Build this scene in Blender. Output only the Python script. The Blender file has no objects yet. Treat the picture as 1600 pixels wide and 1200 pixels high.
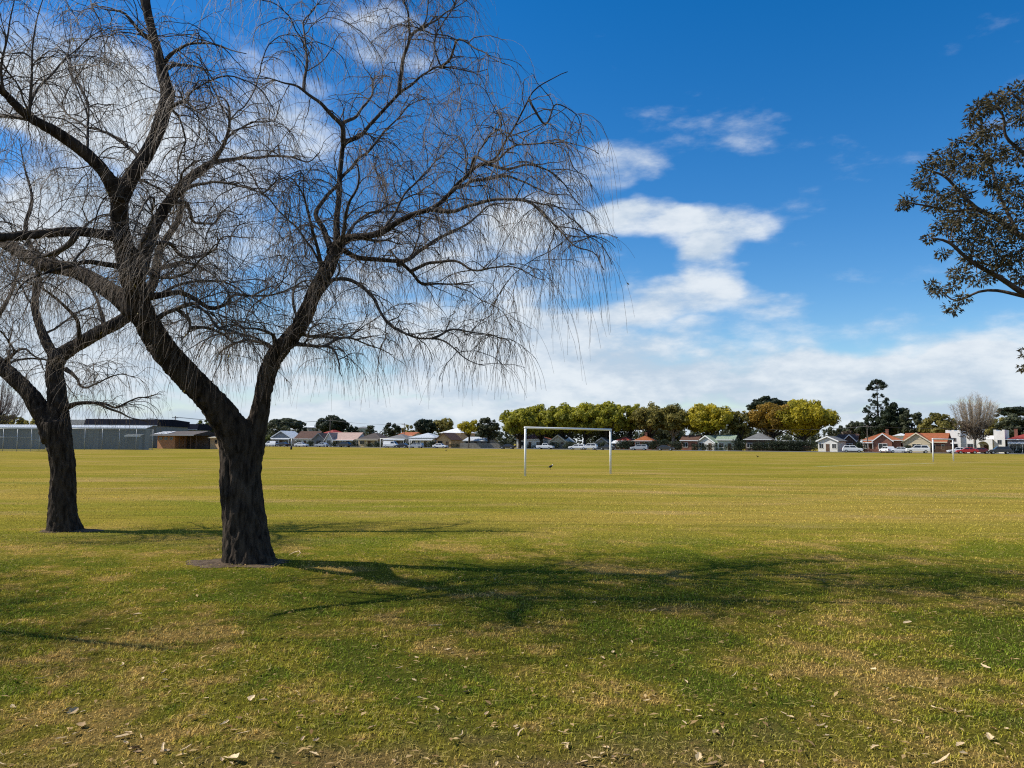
import bpy, math, random
import numpy as np
from mathutils import Vector, noise

random.seed(7)
RNG = np.random.default_rng(7)
R = math.radians
scene = bpy.context.scene
C = scene.collection

# ------------------------------------------------------------------ camera
F = 1200.0                                   # focal length, in photo pixels
PITCH, ROLL, EYE = R(4.41), R(0.42), 1.65
fwd = Vector((0, math.cos(PITCH), math.sin(PITCH)))
r0 = Vector((1, 0, 0))
u0 = r0.cross(fwd)
rgt = (r0 * math.cos(ROLL) + u0 * math.sin(ROLL)).normalized()
upv = (u0 * math.cos(ROLL) - r0 * math.sin(ROLL)).normalized()
cam_d = bpy.data.cameras.new('camera')
cam = bpy.data.objects.new('camera', cam_d)
C.objects.link(cam)
from mathutils import Matrix
M = Matrix((rgt, upv, -fwd)).transposed().to_4x4()
M.translation = (0, 0, EYE)
cam.matrix_world = M
cam_d.sensor_width = 36
cam_d.lens = 36 * F / 1600
cam_d.clip_start = 0.05
cam_d.clip_end = 6000
scene.camera = cam
CAM = Vector((0, 0, EYE))


def ray(x, y):
    return rgt * ((x - 800) / F) + upv * ((600 - y) / F) + fwd


def at(x, y, Y):
    d = ray(x, y)
    return CAM + d * (Y / d.y)


def zat(x, y, Y):
    return at(x, y, Y).z


def ground(x, Y):
    z1, z2 = at(x, 600, Y).z, at(x, 800, Y).z
    y = 600 + 200 * z1 / (z1 - z2)
    p = at(x, y, Y)
    return Vector((p.x, p.y, 0.0))


def gpix(x, y):
    d = ray(x, y)
    p = CAM + d * (EYE / -d.z)
    return Vector((p.x, p.y, 0.0))


# ------------------------------------------------------------------ light
SUN_EL, SHADOW = R(44), Vector((1.0, -0.11))
sx, sy = -SHADOW.normalized().x, -SHADOW.normalized().y      # towards the sun
sun_dir = Vector((sx * math.cos(SUN_EL), sy * math.cos(SUN_EL), math.sin(SUN_EL)))
sl = bpy.data.lights.new('sun', 'SUN')
sl.energy = 4.6
sl.angle = R(0.5)
sl.color = (1.0, 0.94, 0.84)
so = bpy.data.objects.new('sun', sl)
so.rotation_euler = sun_dir.to_track_quat('Z', 'Y').to_euler()
so.location = (-40, 10, 60)
C.objects.link(so)

scene.view_settings.view_transform = 'Standard'
scene.view_settings.look = 'None'
scene.view_settings.gamma = 1
scene.view_settings.exposure = 0.35
scene.view_settings.use_curve_mapping = False
scene.cycles.use_denoising = False
scene.cycles.pixel_filter_type = 'BLACKMAN_HARRIS'
scene.cycles.filter_width = 1.15
scene.cycles.max_bounces = 5
scene.cycles.transparent_max_bounces = 6

# ------------------------------------------------------------------ sky
SKY_STRENGTH = 0.1
world = bpy.data.worlds.new('World')
scene.world = world
world.use_nodes = True
nt = world.node_tree
nt.nodes.clear()
N, L = nt.nodes, nt.links


def wmath(op, a, b=None, c=None, clamp=False):
    n = N.new('ShaderNodeMath')
    n.operation = op
    n.use_clamp = clamp
    for i, v in enumerate((a, b, c)):
        if v is None:
            continue
        if isinstance(v, (int, float)):
            n.inputs[i].default_value = v
        else:
            L.new(v, n.inputs[i])
    return n.outputs[0]


def wramp(v, a, b, c=0.0, d=1.0, smooth=True):
    n = N.new('ShaderNodeMapRange')
    n.interpolation_type = 'SMOOTHSTEP' if smooth else 'LINEAR'
    L.new(v, n.inputs[0])
    for i, k in enumerate((a, b, c, d)):
        n.inputs[i + 1].default_value = k
    return n.outputs[0]


tc = N.new('ShaderNodeTexCoord')
D = tc.outputs['Generated']
skyn = N.new('ShaderNodeTexSky')
skyn.sky_type = 'NISHITA'
skyn.sun_disc = False
skyn.sun_elevation = SUN_EL
skyn.sun_rotation = math.atan2(sun_dir.x, sun_dir.y)
skyn.air_density = 1.0
skyn.dust_density = 0.25
skyn.ozone_density = 2.2
hs = N.new('ShaderNodeHueSaturation')
hs.inputs['Hue'].default_value = 0.5055
hs.inputs['Saturation'].default_value = 1.46
hs.inputs['Value'].default_value = 1.13
L.new(skyn.outputs[0], hs.inputs['Color'])


def wnoise(vec, scale, detail, rough, sc=(1, 1, 1), off=(0, 0, 0)):
    m = N.new('ShaderNodeMapping')
    m.inputs['Scale'].default_value = sc
    m.inputs['Location'].default_value = off
    L.new(vec, m.inputs[0])
    n = N.new('ShaderNodeTexNoise')
    n.inputs['Scale'].default_value = scale
    n.inputs['Detail'].default_value = detail
    n.inputs['Roughness'].default_value = rough
    L.new(m.outputs[0], n.inputs['Vector'])
    return n


wn = wnoise(D, 5.0, 4, 0.55, (1, 1, 1.7))
vs = N.new('ShaderNodeVectorMath'); vs.operation = 'SUBTRACT'
L.new(wn.outputs['Color'], vs.inputs[0]); vs.inputs[1].default_value = (0.5, 0.5, 0.5)
vm = N.new('ShaderNodeVectorMath'); vm.operation = 'MULTIPLY_ADD'
L.new(vs.outputs[0], vm.inputs[0]); vm.inputs[1].default_value = (0.15, 0.15, 0.115)
L.new(D, vm.inputs[2])
DW = vm.outputs[0]

# cloud masses: photo column and row, half sizes, weight
CL = [(1000, 352, 100, 36, .72), (1120, 368, 88, 52, .78), (1125, 425, 62, 52, .55), (1055, 476, 140, 36, .78), (1215, 495, 70, 24, .4),
      (955, 255, 90, 48, .52), (1110, 187, 120, 44, .2), (1225, 190, 110, 34, .2), (1015, 152, 60, 20, .16),
      (840, 555, 260, 85, .85), (900, 610, 330, 60, .62), (700, 450, 300, 120, .6), (1130, 540, 170, 40, .3), (860, 340, 140, 60, .62),
      (640, 50, 100, 60, .6), (420, 185, 120, 90, .68), (90, 140, 190, 80, .9), (250, 330, 220, 110, .66), (60, 430, 240, 140, .62),
      (250, 590, 420, 110, .8), (1340, 588, 330, 46, .74), (1560, 580, 300, 62, .8), (1540, 492, 190, 30, .36), (1245, 315, 60, 22, .2)]
acc = None
for (x, y, rx, ry, amp) in CL:
    c = ray(x, y).normalized()
    hr = Vector((c.y, -c.x, 0)).normalized()
    hu = hr.cross(c)
    k = F * c.dot(fwd)
    a = N.new('ShaderNodeVectorMath'); a.operation = 'DOT_PRODUCT'
    L.new(DW, a.inputs[0]); a.inputs[1].default_value = hr * (F / rx)
    b = N.new('ShaderNodeVectorMath'); b.operation = 'DOT_PRODUCT'
    L.new(DW, b.inputs[0]); b.inputs[1].default_value = hu * (F / ry)
    au = a.outputs['Value']
    bv = wmath('SUBTRACT', b.outputs['Value'], 0.0)
    q = wmath('MULTIPLY_ADD', bv, bv, wmath('MULTIPLY', au, au))
    m = wramp(q, 0.05, 1.3, amp, 0.0)
    acc = m if acc is None else wmath('ADD', acc, m)
acc = wmath('MINIMUM', acc, 1.05)
sep = N.new('ShaderNodeSeparateXYZ'); L.new(D, sep.inputs[0])
sepw = N.new('ShaderNodeSeparateXYZ'); L.new(DW, sepw.inputs[0])
bank = wmath('MAXIMUM', wramp(sepw.outputs['Z'], 0.03, 0.115, 0.8, 0.0), wramp(sepw.outputs['Z'], 0.02, 0.085, 1.5, 0.0))
acc = wmath('MAXIMUM', acc, bank)
# ordinary broken cloud behind and above the viewer
behind = wramp(sep.outputs['Y'], -0.2, 0.45, 0.38, 0.0)
acc = wmath('ADD', acc, behind)
fb = wnoise(D, 6.5, 9, 0.6, (1, 1, 2.9), (3.1, 1.7, 0.4))
fb2 = wnoise(D, 19.0, 7, 0.6, (1, 1, 2.2), (0.3, 7.7, 2.4))
f = wmath('MULTIPLY_ADD', wmath('SUBTRACT', fb.outputs[0], 0.5), 1.5, acc)
f = wmath('MULTIPLY_ADD', wmath('SUBTRACT', fb2.outputs[0], 0.5), 0.6, f)
dens = wramp(f, 0.13, 0.98, 0.0, 0.96)
# cloud tone: brighter puffs, greyer bellies
tone = wramp(wmath('MULTIPLY_ADD', fb2.outputs[0], 0.6, fb.outputs[0]), 0.62, 1.0)
cm = N.new('ShaderNodeMix'); cm.data_type = 'RGBA'
L.new(tone, cm.inputs[0])
KC = 1.0 / (SKY_STRENGTH * 2 ** 0.35)
cm.inputs[6].default_value = (0.52 * KC, 0.63 * KC, 0.76 * KC, 1)
cm.inputs[7].default_value = (0.80 * KC, 0.86 * KC, 0.92 * KC, 1)
mx = N.new('ShaderNodeMix'); mx.data_type = 'RGBA'
L.new(dens, mx.inputs[0]); L.new(hs.outputs[0], mx.inputs[6]); L.new(cm.outputs[2], mx.inputs[7])
bg = N.new('ShaderNodeBackground')
bg.inputs[1].default_value = SKY_STRENGTH
L.new(mx.outputs[2], bg.inputs[0])
wo = N.new('ShaderNodeOutputWorld')
L.new(bg.outputs[0], wo.inputs[0])
world.cycles.sampling_method = 'MANUAL'
world.cycles.sample_map_resolution = 512


# ------------------------------------------------------------------ helpers
def tag(o, label=None, cat=None, group=None, kind=None):
    for k, v in (('label', label), ('category', cat), ('group', group), ('kind', kind)):
        if v:
            o[k] = v
    return o


def empty(name, loc, rz=0.0):
    o = bpy.data.objects.new(name, None)
    o.location = loc
    o.rotation_euler = (0, 0, rz)
    o.empty_display_size = 0.3
    C.objects.link(o)
    return o


def link(name, me, mats, parent=None, smooth=False):
    o = bpy.data.objects.new(name, me)
    if not isinstance(mats, (list, tuple)):
        mats = [mats]
    if len(me.materials) == 0:
        for m in mats:
            me.materials.append(m)
    if smooth:
        me.polygons.foreach_set('use_smooth', np.ones(len(me.polygons), bool))
    C.objects.link(o)
    if parent:
        o.parent = parent
    return o


def np_mesh(name, V, Fc, mi=None, attrs=None):
    """V (n,3), Fc (m,k) uniform polygons"""
    me = bpy.data.meshes.new(name)
    V = np.asarray(V, np.float32); Fc = np.asarray(Fc, np.int32)
    k = Fc.shape[1]
    me.vertices.add(len(V)); me.vertices.foreach_set('co', V.ravel())
    me.loops.add(Fc.size); me.loops.foreach_set('vertex_index', Fc.ravel())
    me.polygons.add(len(Fc))
    me.polygons.foreach_set('loop_start', np.arange(0, Fc.size, k, dtype=np.int32))
    if mi is not None:
        me.polygons.foreach_set('material_index', np.asarray(mi, np.int32))
    me.update(calc_edges=True)
    for nm, a in (attrs or {}).items():
        at_ = me.attributes.new(nm, 'FLOAT', 'POINT')
        at_.data.foreach_set('value', np.asarray(a, np.float32))
    return me


class MB:
    def __init__(s):
        s.v, s.f, s.m = [], [], []

    def poly(s, pts, m=0):
        i = len(s.v)
        s.v += [tuple(p) for p in pts]
        s.f.append(tuple(range(i, i + len(pts)))); s.m.append(m)

    def box(s, a, b, m=0):
        x0, y0, z0 = a; x1, y1, z1 = b
        i = len(s.v)
        s.v += [(x0, y0, z0), (x1, y0, z0), (x1, y1, z0), (x0, y1, z0), (x0, y0, z1), (x1, y0, z1), (x1, y1, z1), (x0, y1, z1)]
        for q in ((3, 2, 1, 0), (4, 5, 6, 7), (0, 1, 5, 4), (1, 2, 6, 5), (2, 3, 7, 6), (3, 0, 4, 7)):
            s.f.append(tuple(i + k for k in q)); s.m.append(m)
        return s

    def prism(s, prof, axis, a, b, m=0, inset=0.0):
        """prof: 2D outline, extruded along axis ('x' or 'y') from a to b"""
        n = len(prof); i = len(s.v)
        for t in (a, b):
            for (p, z) in prof:
                s.v.append((t, p, z) if axis == 'x' else (p, t, z))
        for k in range(n):
            j = (k + 1) % n
            s.f.append((i + k, i + j, i + n + j, i + n + k)); s.m.append(m)
        s.f.append(tuple(i + k for k in reversed(range(n)))); s.m.append(m)
        s.f.append(tuple(i + n + k for k in range(n))); s.m.append(m)
        return s

    def tube(s, pts, rad, n=8, m=0, cap=True):
        P = np.asarray([tuple(p) for p in pts], float)
        if isinstance(rad, (int, float)):
            rad = [rad] * len(P)
        T = np.gradient(P, axis=0)
        T /= np.linalg.norm(T, axis=1)[:, None] + 1e-9
        a = np.cross(T[0], (0.31, 0.87, 0.38)); a /= np.linalg.norm(a)
        base = len(s.v)
        ang = np.arange(n) * 2 * math.pi / n
        for k in range(len(P)):
            a = a - T[k] * a.dot(T[k]); a /= np.linalg.norm(a) + 1e-9
            b = np.cross(T[k], a)
            ring = P[k] + rad[k] * (np.cos(ang)[:, None] * a + np.sin(ang)[:, None] * b)
            s.v += [tuple(q) for q in ring]
        for k in range(len(P) - 1):
            for j in range(n):
                q = base + k * n
                s.f.append((q + j, q + (j + 1) % n, q + n + (j + 1) % n, q + n + j)); s.m.append(m)
        if cap:
            s.f.append(tuple(base + j for j in reversed(range(n)))); s.m.append(m)
            q = base + (len(P) - 1) * n
            s.f.append(tuple(q + j for j in range(n))); s.m.append(m)
        return s

    def cyl(s, p, q, r, n=10, m=0, r2=None):
        return s.tube([p, q], [r, r if r2 is None else r2], n, m)

    def mesh(s, name):
        me = bpy.data.meshes.new(name)
        me.from_pydata(s.v, [], s.f)
        me.polygons.foreach_set('material_index', s.m)
        me.update()
        return me

    def build(s, name, mats, parent=None, smooth=False):
        return link(name, s.mesh(name), mats, parent, smooth)


# ------------------------------------------------------------------ materials
def mat(name, col, rough=0.8, var=0.0, scale=4.0, bump=0.0, bscale=None, col2=None, spec=0.3, sc=(1, 1, 1), coat=0.0, metal=0.0):
    m = bpy.data.materials.new(name)
    m.use_nodes = True
    t = m.node_tree
    p = t.nodes['Principled BSDF']
    p.inputs['Base Color'].default_value = (*col, 1)
    p.inputs['Roughness'].default_value = rough
    p.inputs['Specular IOR Level'].default_value = spec
    p.inputs['Coat Weight'].default_value = coat
    p.inputs['Metallic'].default_value = metal
    if var or bump or col2:
        tcn = t.nodes.new('ShaderNodeTexCoord')
        mp = t.nodes.new('ShaderNodeMapping'); mp.inputs['Scale'].default_value = sc
        t.links.new(tcn.outputs['Object'], mp.inputs[0])
        nz = t.nodes.new('ShaderNodeTexNoise')
        nz.inputs['Scale'].default_value = scale; nz.inputs['Detail'].default_value = 6; nz.inputs['Roughness'].default_value = 0.6
        t.links.new(mp.outputs[0], nz.inputs['Vector'])
        rp = t.nodes.new('ShaderNodeValToRGB')
        c2 = col2 or tuple(c * (1 + var) for c in col)
        c1 = col if col2 else tuple(c * (1 - var) for c in col)
        rp.color_ramp.elements[0].position = 0.34; rp.color_ramp.elements[1].position = 0.66
        rp.color_ramp.elements[0].color = (*c1, 1); rp.color_ramp.elements[1].color = (*c2, 1)
        t.links.new(nz.outputs[0], rp.inputs[0]); t.links.new(rp.outputs[0], p.inputs['Base Color'])
        if bump:
            bp = t.nodes.new('ShaderNodeBump'); bp.inputs['Strength'].default_value = 1.0; bp.inputs['Distance'].default_value = bump
            n2 = nz
            if bscale:
                n2 = t.nodes.new('ShaderNodeTexNoise'); n2.inputs['Scale'].default_value = bscale; n2.inputs['Detail'].default_value = 5
                t.links.new(mp.outputs[0], n2.inputs['Vector'])
            t.links.new(n2.outputs[0], bp.inputs['Height']); t.links.new(bp.outputs[0], p.inputs['Normal'])
    return m


def mat_wave(name, col, col2, freq, axis='Z', rough=0.7, bump=0.03, var=0.25, fac=0.5):
    """bands (tile courses, weatherboards, cladding ribs, bricks)"""
    m = mat(name, col, rough, var=var, scale=1.3)
    t = m.node_tree; p = t.nodes['Principled BSDF']
    tcn = t.nodes.new('ShaderNodeTexCoord')
    w = t.nodes.new('ShaderNodeTexWave'); w.wave_type = 'BANDS'; w.bands_direction = axis
    w.inputs['Scale'].default_value = freq; w.inputs['Distortion'].default_value = 0.3
    t.links.new(tcn.outputs['Object'], w.inputs['Vector'])
    mx_ = t.nodes.new('ShaderNodeMix'); mx_.data_type = 'RGBA'
    ramp = [n for n in t.nodes if n.type == 'VALTORGB'][0]
    mm = t.nodes.new('ShaderNodeMath'); mm.operation = 'MULTIPLY'; mm.inputs[1].default_value = fac
    t.links.new(w.outputs[1], mm.inputs[0]); t.links.new(mm.outputs[0], mx_.inputs[0])
    t.links.new(ramp.outputs[0], mx_.inputs[6]); mx_.inputs[7].default_value = (*col2, 1)
    t.links.new(mx_.outputs[2], p.inputs['Base Color'])
    bp = t.nodes.new('ShaderNodeBump'); bp.inputs['Distance'].default_value = bump
    t.links.new(w.outputs[1], bp.inputs['Height']); t.links.new(bp.outputs[0], p.inputs['Normal'])
    return m


def mat_leaf(name, dark, light, trans=0.3, rough=0.55, spec=0.25):
    """foliage colour varies by the 'tint' attribute of each leaf"""
    m = bpy.data.materials.new(name)
    m.use_nodes = True
    t = m.node_tree
    p = t.nodes['Principled BSDF']; out = t.nodes['Material Output']
    p.inputs['Roughness'].default_value = rough
    p.inputs['Specular IOR Level'].default_value = spec
    a = t.nodes.new('ShaderNodeAttribute'); a.attribute_name = 'tint'
    rp = t.nodes.new('ShaderNodeValToRGB')
    rp.color_ramp.elements[0].color = (*dark, 1); rp.color_ramp.elements[1].color = (*light, 1)
    t.links.new(a.outputs['Fac'], rp.inputs[0]); t.links.new(rp.outputs[0], p.inputs['Base Color'])
    tr = t.nodes.new('ShaderNodeBsdfTranslucent'); t.links.new(rp.outputs[0], tr.inputs[0])
    ms = t.nodes.new('ShaderNodeMixShader'); ms.inputs[0].default_value = trans
    t.links.new(p.outputs[0], ms.inputs[1]); t.links.new(tr.outputs[0], ms.inputs[2]); t.links.new(ms.outputs[0], out.inputs[0])
    return m


def mat_bark(name, c1, c2, scale=9.0, sc=(1, 1, 0.28), bump=0.02):
    m = mat(name, c1, 0.92, col2=c2, scale=scale, bump=bump, bscale=scale * 2.2, sc=sc, spec=0.12)
    return m


def mat_net(name, col, cover):
    m = bpy.data.materials.new(name); m.use_nodes = True
    t = m.node_tree; p = t.nodes['Principled BSDF']; out = t.nodes['Material Output']
    p.inputs['Base Color'].default_value = (*col, 1); p.inputs['Roughness'].default_value = 0.6
    tr = t.nodes.new('ShaderNodeBsdfTransparent'); ms = t.nodes.new('ShaderNodeMixShader')
    ms.inputs[0].default_value = cover
    t.links.new(tr.outputs[0], ms.inputs[1]); t.links.new(p.outputs[0], ms.inputs[2]); t.links.new(ms.outputs[0], out.inputs[0])
    return m


def grass_material(name, blades):
    """mown lawn: colour is a world-space patchwork of green, olive and straw, shared by turf and blades"""
    m = bpy.data.materials.new(name); m.use_nodes = True
    t = m.node_tree; p = t.nodes['Principled BSDF']; out = t.nodes['Material Output']
    p.inputs['Roughness'].default_value = 0.9; p.inputs['Specular IOR Level'].default_value = 0.08 if blades else 0.0
    g = t.nodes.new('ShaderNodeNewGeometry')

    def nz(scale, detail, sc=(1, 1, 0), off=(0, 0, 0), rough=0.6):
        mp = t.nodes.new('ShaderNodeMapping'); mp.inputs['Scale'].default_value = sc; mp.inputs['Location'].default_value = off
        t.links.new(g.outputs['Position'], mp.inputs[0])
        n = t.nodes.new('ShaderNodeTexNoise'); n.inputs['Scale'].default_value = scale
        n.inputs['Detail'].default_value = detail; n.inputs['Roughness'].default_value = rough
        t.links.new(mp.outputs[0], n.inputs['Vector'])
        return n.outputs[0]

    def mth(op, a, b=None, c=None, clamp=False):
        n = t.nodes.new('ShaderNodeMath'); n.operation = op; n.use_clamp = clamp
        for i, v in enumerate((a, b, c)):
            if v is None: continue
            if isinstance(v, (int, float)): n.inputs[i].default_value = v
            else: t.links.new(v, n.inputs[i])
        return n.outputs[0]

    def rng(v, a, b, c=0.0, d=1.0):
        n = t.nodes.new('ShaderNodeMapRange'); n.interpolation_type = 'SMOOTHSTEP'; t.links.new(v, n.inputs[0])
        for i, k in enumerate((a, b, c, d)): n.inputs[i + 1].default_value = k
        return n.outputs[0]

    def mix(fac, a, b):
        n = t.nodes.new('ShaderNodeMix'); n.data_type = 'RGBA'
        if isinstance(fac, float): n.inputs[0].default_value = fac
        else: t.links.new(fac, n.inputs[0])
        for i, v in ((6, a), (7, b)):
            if isinstance(v, tuple): n.inputs[i].default_value = (*v, 1)
            else: t.links.new(v, n.inputs[i])
        return n.outputs[2]
    sp = t.nodes.new('ShaderNodeSeparateXYZ'); t.links.new(g.outputs['Position'], sp.inputs[0])
    patch = nz(0.55, 5, rough=0.62)                       # metre-sized patches near the trees
    fine = nz(5.0, 5, off=(3, 1, 0), rough=0.7)
    wide = nz(0.085, 6, (0.45, 1.3, 0), (11, 4, 0))       # broad mown bands of the playing field
    streak = nz(0.5, 4, (0.12, 1.0, 0), (5, 9, 0))
    # drier far field, also painted paler for blade sides lit at grazing view
    dry = rng(mth('MULTIPLY_ADD', mth('SUBTRACT', wide, 0.5), 14.0, sp.outputs['Y']), 7.0, 19.0)
    green, olive, straw = (0.105, 0.138, 0.012), (0.21, 0.19, 0.020), (0.40, 0.265, 0.08)
    mid = nz(2.6, 5, off=(7, 2, 0), rough=0.7)
    patch = mth('MULTIPLY_ADD', mth('SUBTRACT', mid, 0.5), 0.55, patch)
    near = mix(rng(patch, 0.41, 0.53), green, olive)
    near = mix(rng(mth('MULTIPLY_ADD', fine, 0.25, patch), 0.64, 0.76, 0.0, 0.9), near, straw)
    # worn, half bare strip along the path at the viewer's feet
    worn = rng(mth('MULTIPLY_ADD', mth('SUBTRACT', patch, 0.5), 5.0, sp.outputs['Y']), 3.5, 4.6, 0.75, 0.0)
    near = mix(worn, near, (0.34, 0.215, 0.085))
    far = mix(rng(wide, 0.36, 0.64), (0.262, 0.222, 0.028), (0.37, 0.268, 0.056))
    far = mix(rng(streak, 0.45, 0.7, 0.0, 0.6), far, (0.17, 0.18, 0.016))
    thin = nz(2.2, 4, (0.10, 1.0, 0), (2, 3, 0), 0.7)
    far = mix(rng(thin, 0.5, 0.68, 0.0, 0.6), far, (0.15, 0.115, 0.02))
    lush = nz(0.12, 5, (0.5, 1.5, 0), (31, 8, 0), 0.6)
    far = mix(rng(lush, 0.54, 0.68, 0.0, 0.6), far, (0.15, 0.18, 0.018))
    tan = nz(0.22, 5, (0.6, 1.6, 0), (21, 14, 0), 0.65)
    far = mix(rng(mth('MULTIPLY_ADD', fine, 0.25, tan), 0.62, 0.8, 0.0, 0.75), far, (0.40, 0.275, 0.10))
    col = mix(dry, near, far)
    if blades:
        a = t.nodes.new('ShaderNodeAttribute'); a.attribute_name = 'tint'
        hv = t.nodes.new('ShaderNodeHueSaturation')
        t.links.new(mth('MULTIPLY_ADD', a.outputs['Fac'], 2.45, 0.7), hv.inputs['Value'])
        t.links.new(col, hv.inputs['Color'])
        strawy = mix(rng(a.outputs['Fac'], 0.70, 0.9, 0.0, 0.8), hv.outputs[0], (0.38, 0.28, 0.11))
        t.links.new(strawy, p.inputs['Base Color'])
        tr = t.nodes.new('ShaderNodeBsdfTranslucent'); t.links.new(strawy, tr.inputs[0])
        ms = t.nodes.new('ShaderNodeMixShader'); ms.inputs[0].default_value = 0.35
        t.links.new(p.outputs[0], ms.inputs[1]); t.links.new(tr.outputs[0], ms.inputs[2]); t.links.new(ms.outputs[0], out.inputs[0])
    else:
        grain = nz(38.0, 3, rough=0.8)
        # dark thatch and earth show between the longer blades of the park lawn
        col = mix(rng(grain, 0.3, 0.75, 0.0, 0.55), col, mix(0.75, col, (0.03, 0.025, 0.008)))
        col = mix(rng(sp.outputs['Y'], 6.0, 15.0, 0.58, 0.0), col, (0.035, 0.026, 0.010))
        t.links.new(col, p.inputs['Base Color'])
        bp = t.nodes.new('ShaderNodeBump'); bp.inputs['Distance'].default_value = 0.05
        hgt = mth('MULTIPLY_ADD', nz(14.0, 4), 1.0, mth('MULTIPLY', nz(2.2, 4), 0.9))
        t.links.new(hgt, bp.inputs['Height']); t.links.new(bp.outputs[0], p.inputs['Normal'])
    return m


MT = {
    'turf': grass_material('turf', False), 'blade': grass_material('grass_blade', True),
    'bark': mat_bark('willow_bark', (0.012, 0.009, 0.007), (0.078, 0.06, 0.045), 16, (1, 1, 0.22), 0.03),
    'branch': mat('willow_branch', (0.036, 0.029, 0.024), 0.8, col2=(0.11, 0.09, 0.072), scale=14, spec=0.2),
    'twig': mat('willow_twig', (0.10, 0.073, 0.052), 0.6, col2=(0.23, 0.175, 0.12), scale=2.0, spec=0.25),
    'dryleaf': mat_leaf('dry_willow_leaf', (0.13, 0.09, 0.03), (0.30, 0.24, 0.06)),
    'gumleaf': mat_leaf('gum_leaf', (0.026, 0.024, 0.011), (0.135, 0.11, 0.054), 0.28, 0.6, 0.15),
    'gumbark': mat_bark('gum_bark', (0.05, 0.038, 0.03), (0.13, 0.10, 0.08)),
    'farbark': mat('far_bark', (0.055, 0.045, 0.035), 0.9, var=0.4, scale=1.5, spec=0.1),
    'palebark': mat('pale_bark', (0.22, 0.19, 0.16), 0.9, var=0.3, scale=1.5, spec=0.1),
    'soil': mat('bare_soil', (0.062, 0.043, 0.028), 0.95, col2=(0.14, 0.10, 0.065), scale=7, bump=0.02, bscale=30, spec=0.1),
    'bleached': mat('bleached_bark', (0.50, 0.35, 0.18), 0.85, col2=(0.74, 0.58, 0.36), scale=18, spec=0.15),
    'chip': None,
    'litter': mat_leaf('leaf_litter', (0.20, 0.11, 0.04), (0.66, 0.47, 0.22), 0.3, 0.9, 0.05),
    'whitepaint': mat('white_paint', (0.78, 0.78, 0.76), 0.45, var=0.06, scale=3),
    'asphalt': mat('asphalt', (0.05, 0.05, 0.052), 0.9, var=0.25, scale=1.2, spec=0.2),
    'concrete': mat('concrete', (0.32, 0.31, 0.29), 0.85, var=0.15, scale=0.8),
    'linepaint': mat('line_paint', (0.40, 0.36, 0.20), 0.9, col2=(0.27, 0.23, 0.035), scale=1.5),
    'glass': mat('window_glass', (0.02, 0.024, 0.028), 0.08, spec=0.6),
    'dark': mat('dark_interior', (0.018, 0.017, 0.017), 0.9),
    'tyre': mat('tyre', (0.018, 0.018, 0.018), 0.8), 'rim': mat('wheel_rim', (0.45, 0.45, 0.46), 0.35, metal=0.6),
    'galv': mat('galvanised_steel', (0.42, 0.44, 0.45), 0.45, var=0.1, metal=0.4),
    'pole': mat('hardwood_pole', (0.13, 0.105, 0.085), 0.9, var=0.3, scale=2),
    'wire': mat('wire', (0.04, 0.04, 0.04), 0.6),
    'net': mat_net('wire_netting', (0.30, 0.32, 0.32), 0.22),
    'black': mat('black_feather', (0.012, 0.012, 0.014), 0.5), 'white': mat('white_feather', (0.75, 0.74, 0.72), 0.7),
    'beak': mat('beak', (0.35, 0.36, 0.38), 0.5),
    'pad': mat('black_padding', (0.02, 0.02, 0.022), 0.7),
    'lampred': mat('tail_lamp', (0.35, 0.01, 0.01), 0.2), 'lampclear': mat('head_lamp', (0.7, 0.72, 0.75), 0.1),
}


# ------------------------------------------------------------------ ground, road, pavement
def house_y(p, base=235.0):
    """distance of the street front at photo column p: the street runs away to the left"""
    return base / (1 + 0.000325 * (p - 800))


def flat(name, pts, z, m, kind='structure'):
    mb = MB(); mb.poly([(x, y, z) for x, y in pts])
    return tag(mb.build(name, m), kind=kind)


flat('ground', [(-2500, -60), (2500, -60), (2500, 4000), (-2500, 4000)], 0.0, MT['turf'])


def street_pts(b0, b1, p0=-150, p1=1800):
    q = [ground(p, house_y(p, b0)) for p in (p0, p1)] + [ground(p, house_y(p, b1)) for p in (p1, p0)]
    return [(v.x, v.y) for v in q]


flat('road', street_pts(219, 226.5), 0.004, MT['asphalt'])
mb = MB(); s = street_pts(226.6, 228.4)
mb.v += [(x, y, 0.0) for x, y in s] + [(x, y, 0.12) for x, y in s]
mb.f += [(4, 5, 6, 7), (0, 1, 5, 4), (1, 2, 6, 5), (2, 3, 7, 6), (3, 0, 4, 7)]; mb.m += [0] * 5
tag(mb.build('pavement', MT['concrete']), kind='structure')

# faint worn line markings of the right-hand pitch
for k, (a, b) in enumerate((((1275, 729), (1459, 724)), ((1486, 722.5), (1640, 724.5)))):
    A, B = gpix(*a), gpix(*b)
    d = (B - A).normalized(); n = Vector((-d.y, d.x, 0)) * 0.28
    flat('pitch_line', [((A - n).x, (A - n).y), ((B - n).x, (B - n).y), ((B + n).x, (B + n).y), ((A + n).x, (A + n).y)], 0.004, MT['linepaint'])

# ------------------------------------------------------------------ near grass
T1, T2 = gpix(388, 878), gpix(100, 829)
SOIL = [(T1.x - .05, T1.y - .06, 0.70, 0.42), (T2.x + .08, T2.y - .02, 0.50, 0.34)]


def in_soil(X, Y, k=0.9):
    m = np.zeros(len(X), bool)
    for (cx, cy, a, b) in SOIL:
        dd = ((X - cx) / a) ** 2 + ((Y - cy) / b) ** 2
        m |= dd < k * (0.25 + 1.1 * np.random.default_rng(3).random(len(X)))
    return m


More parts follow.
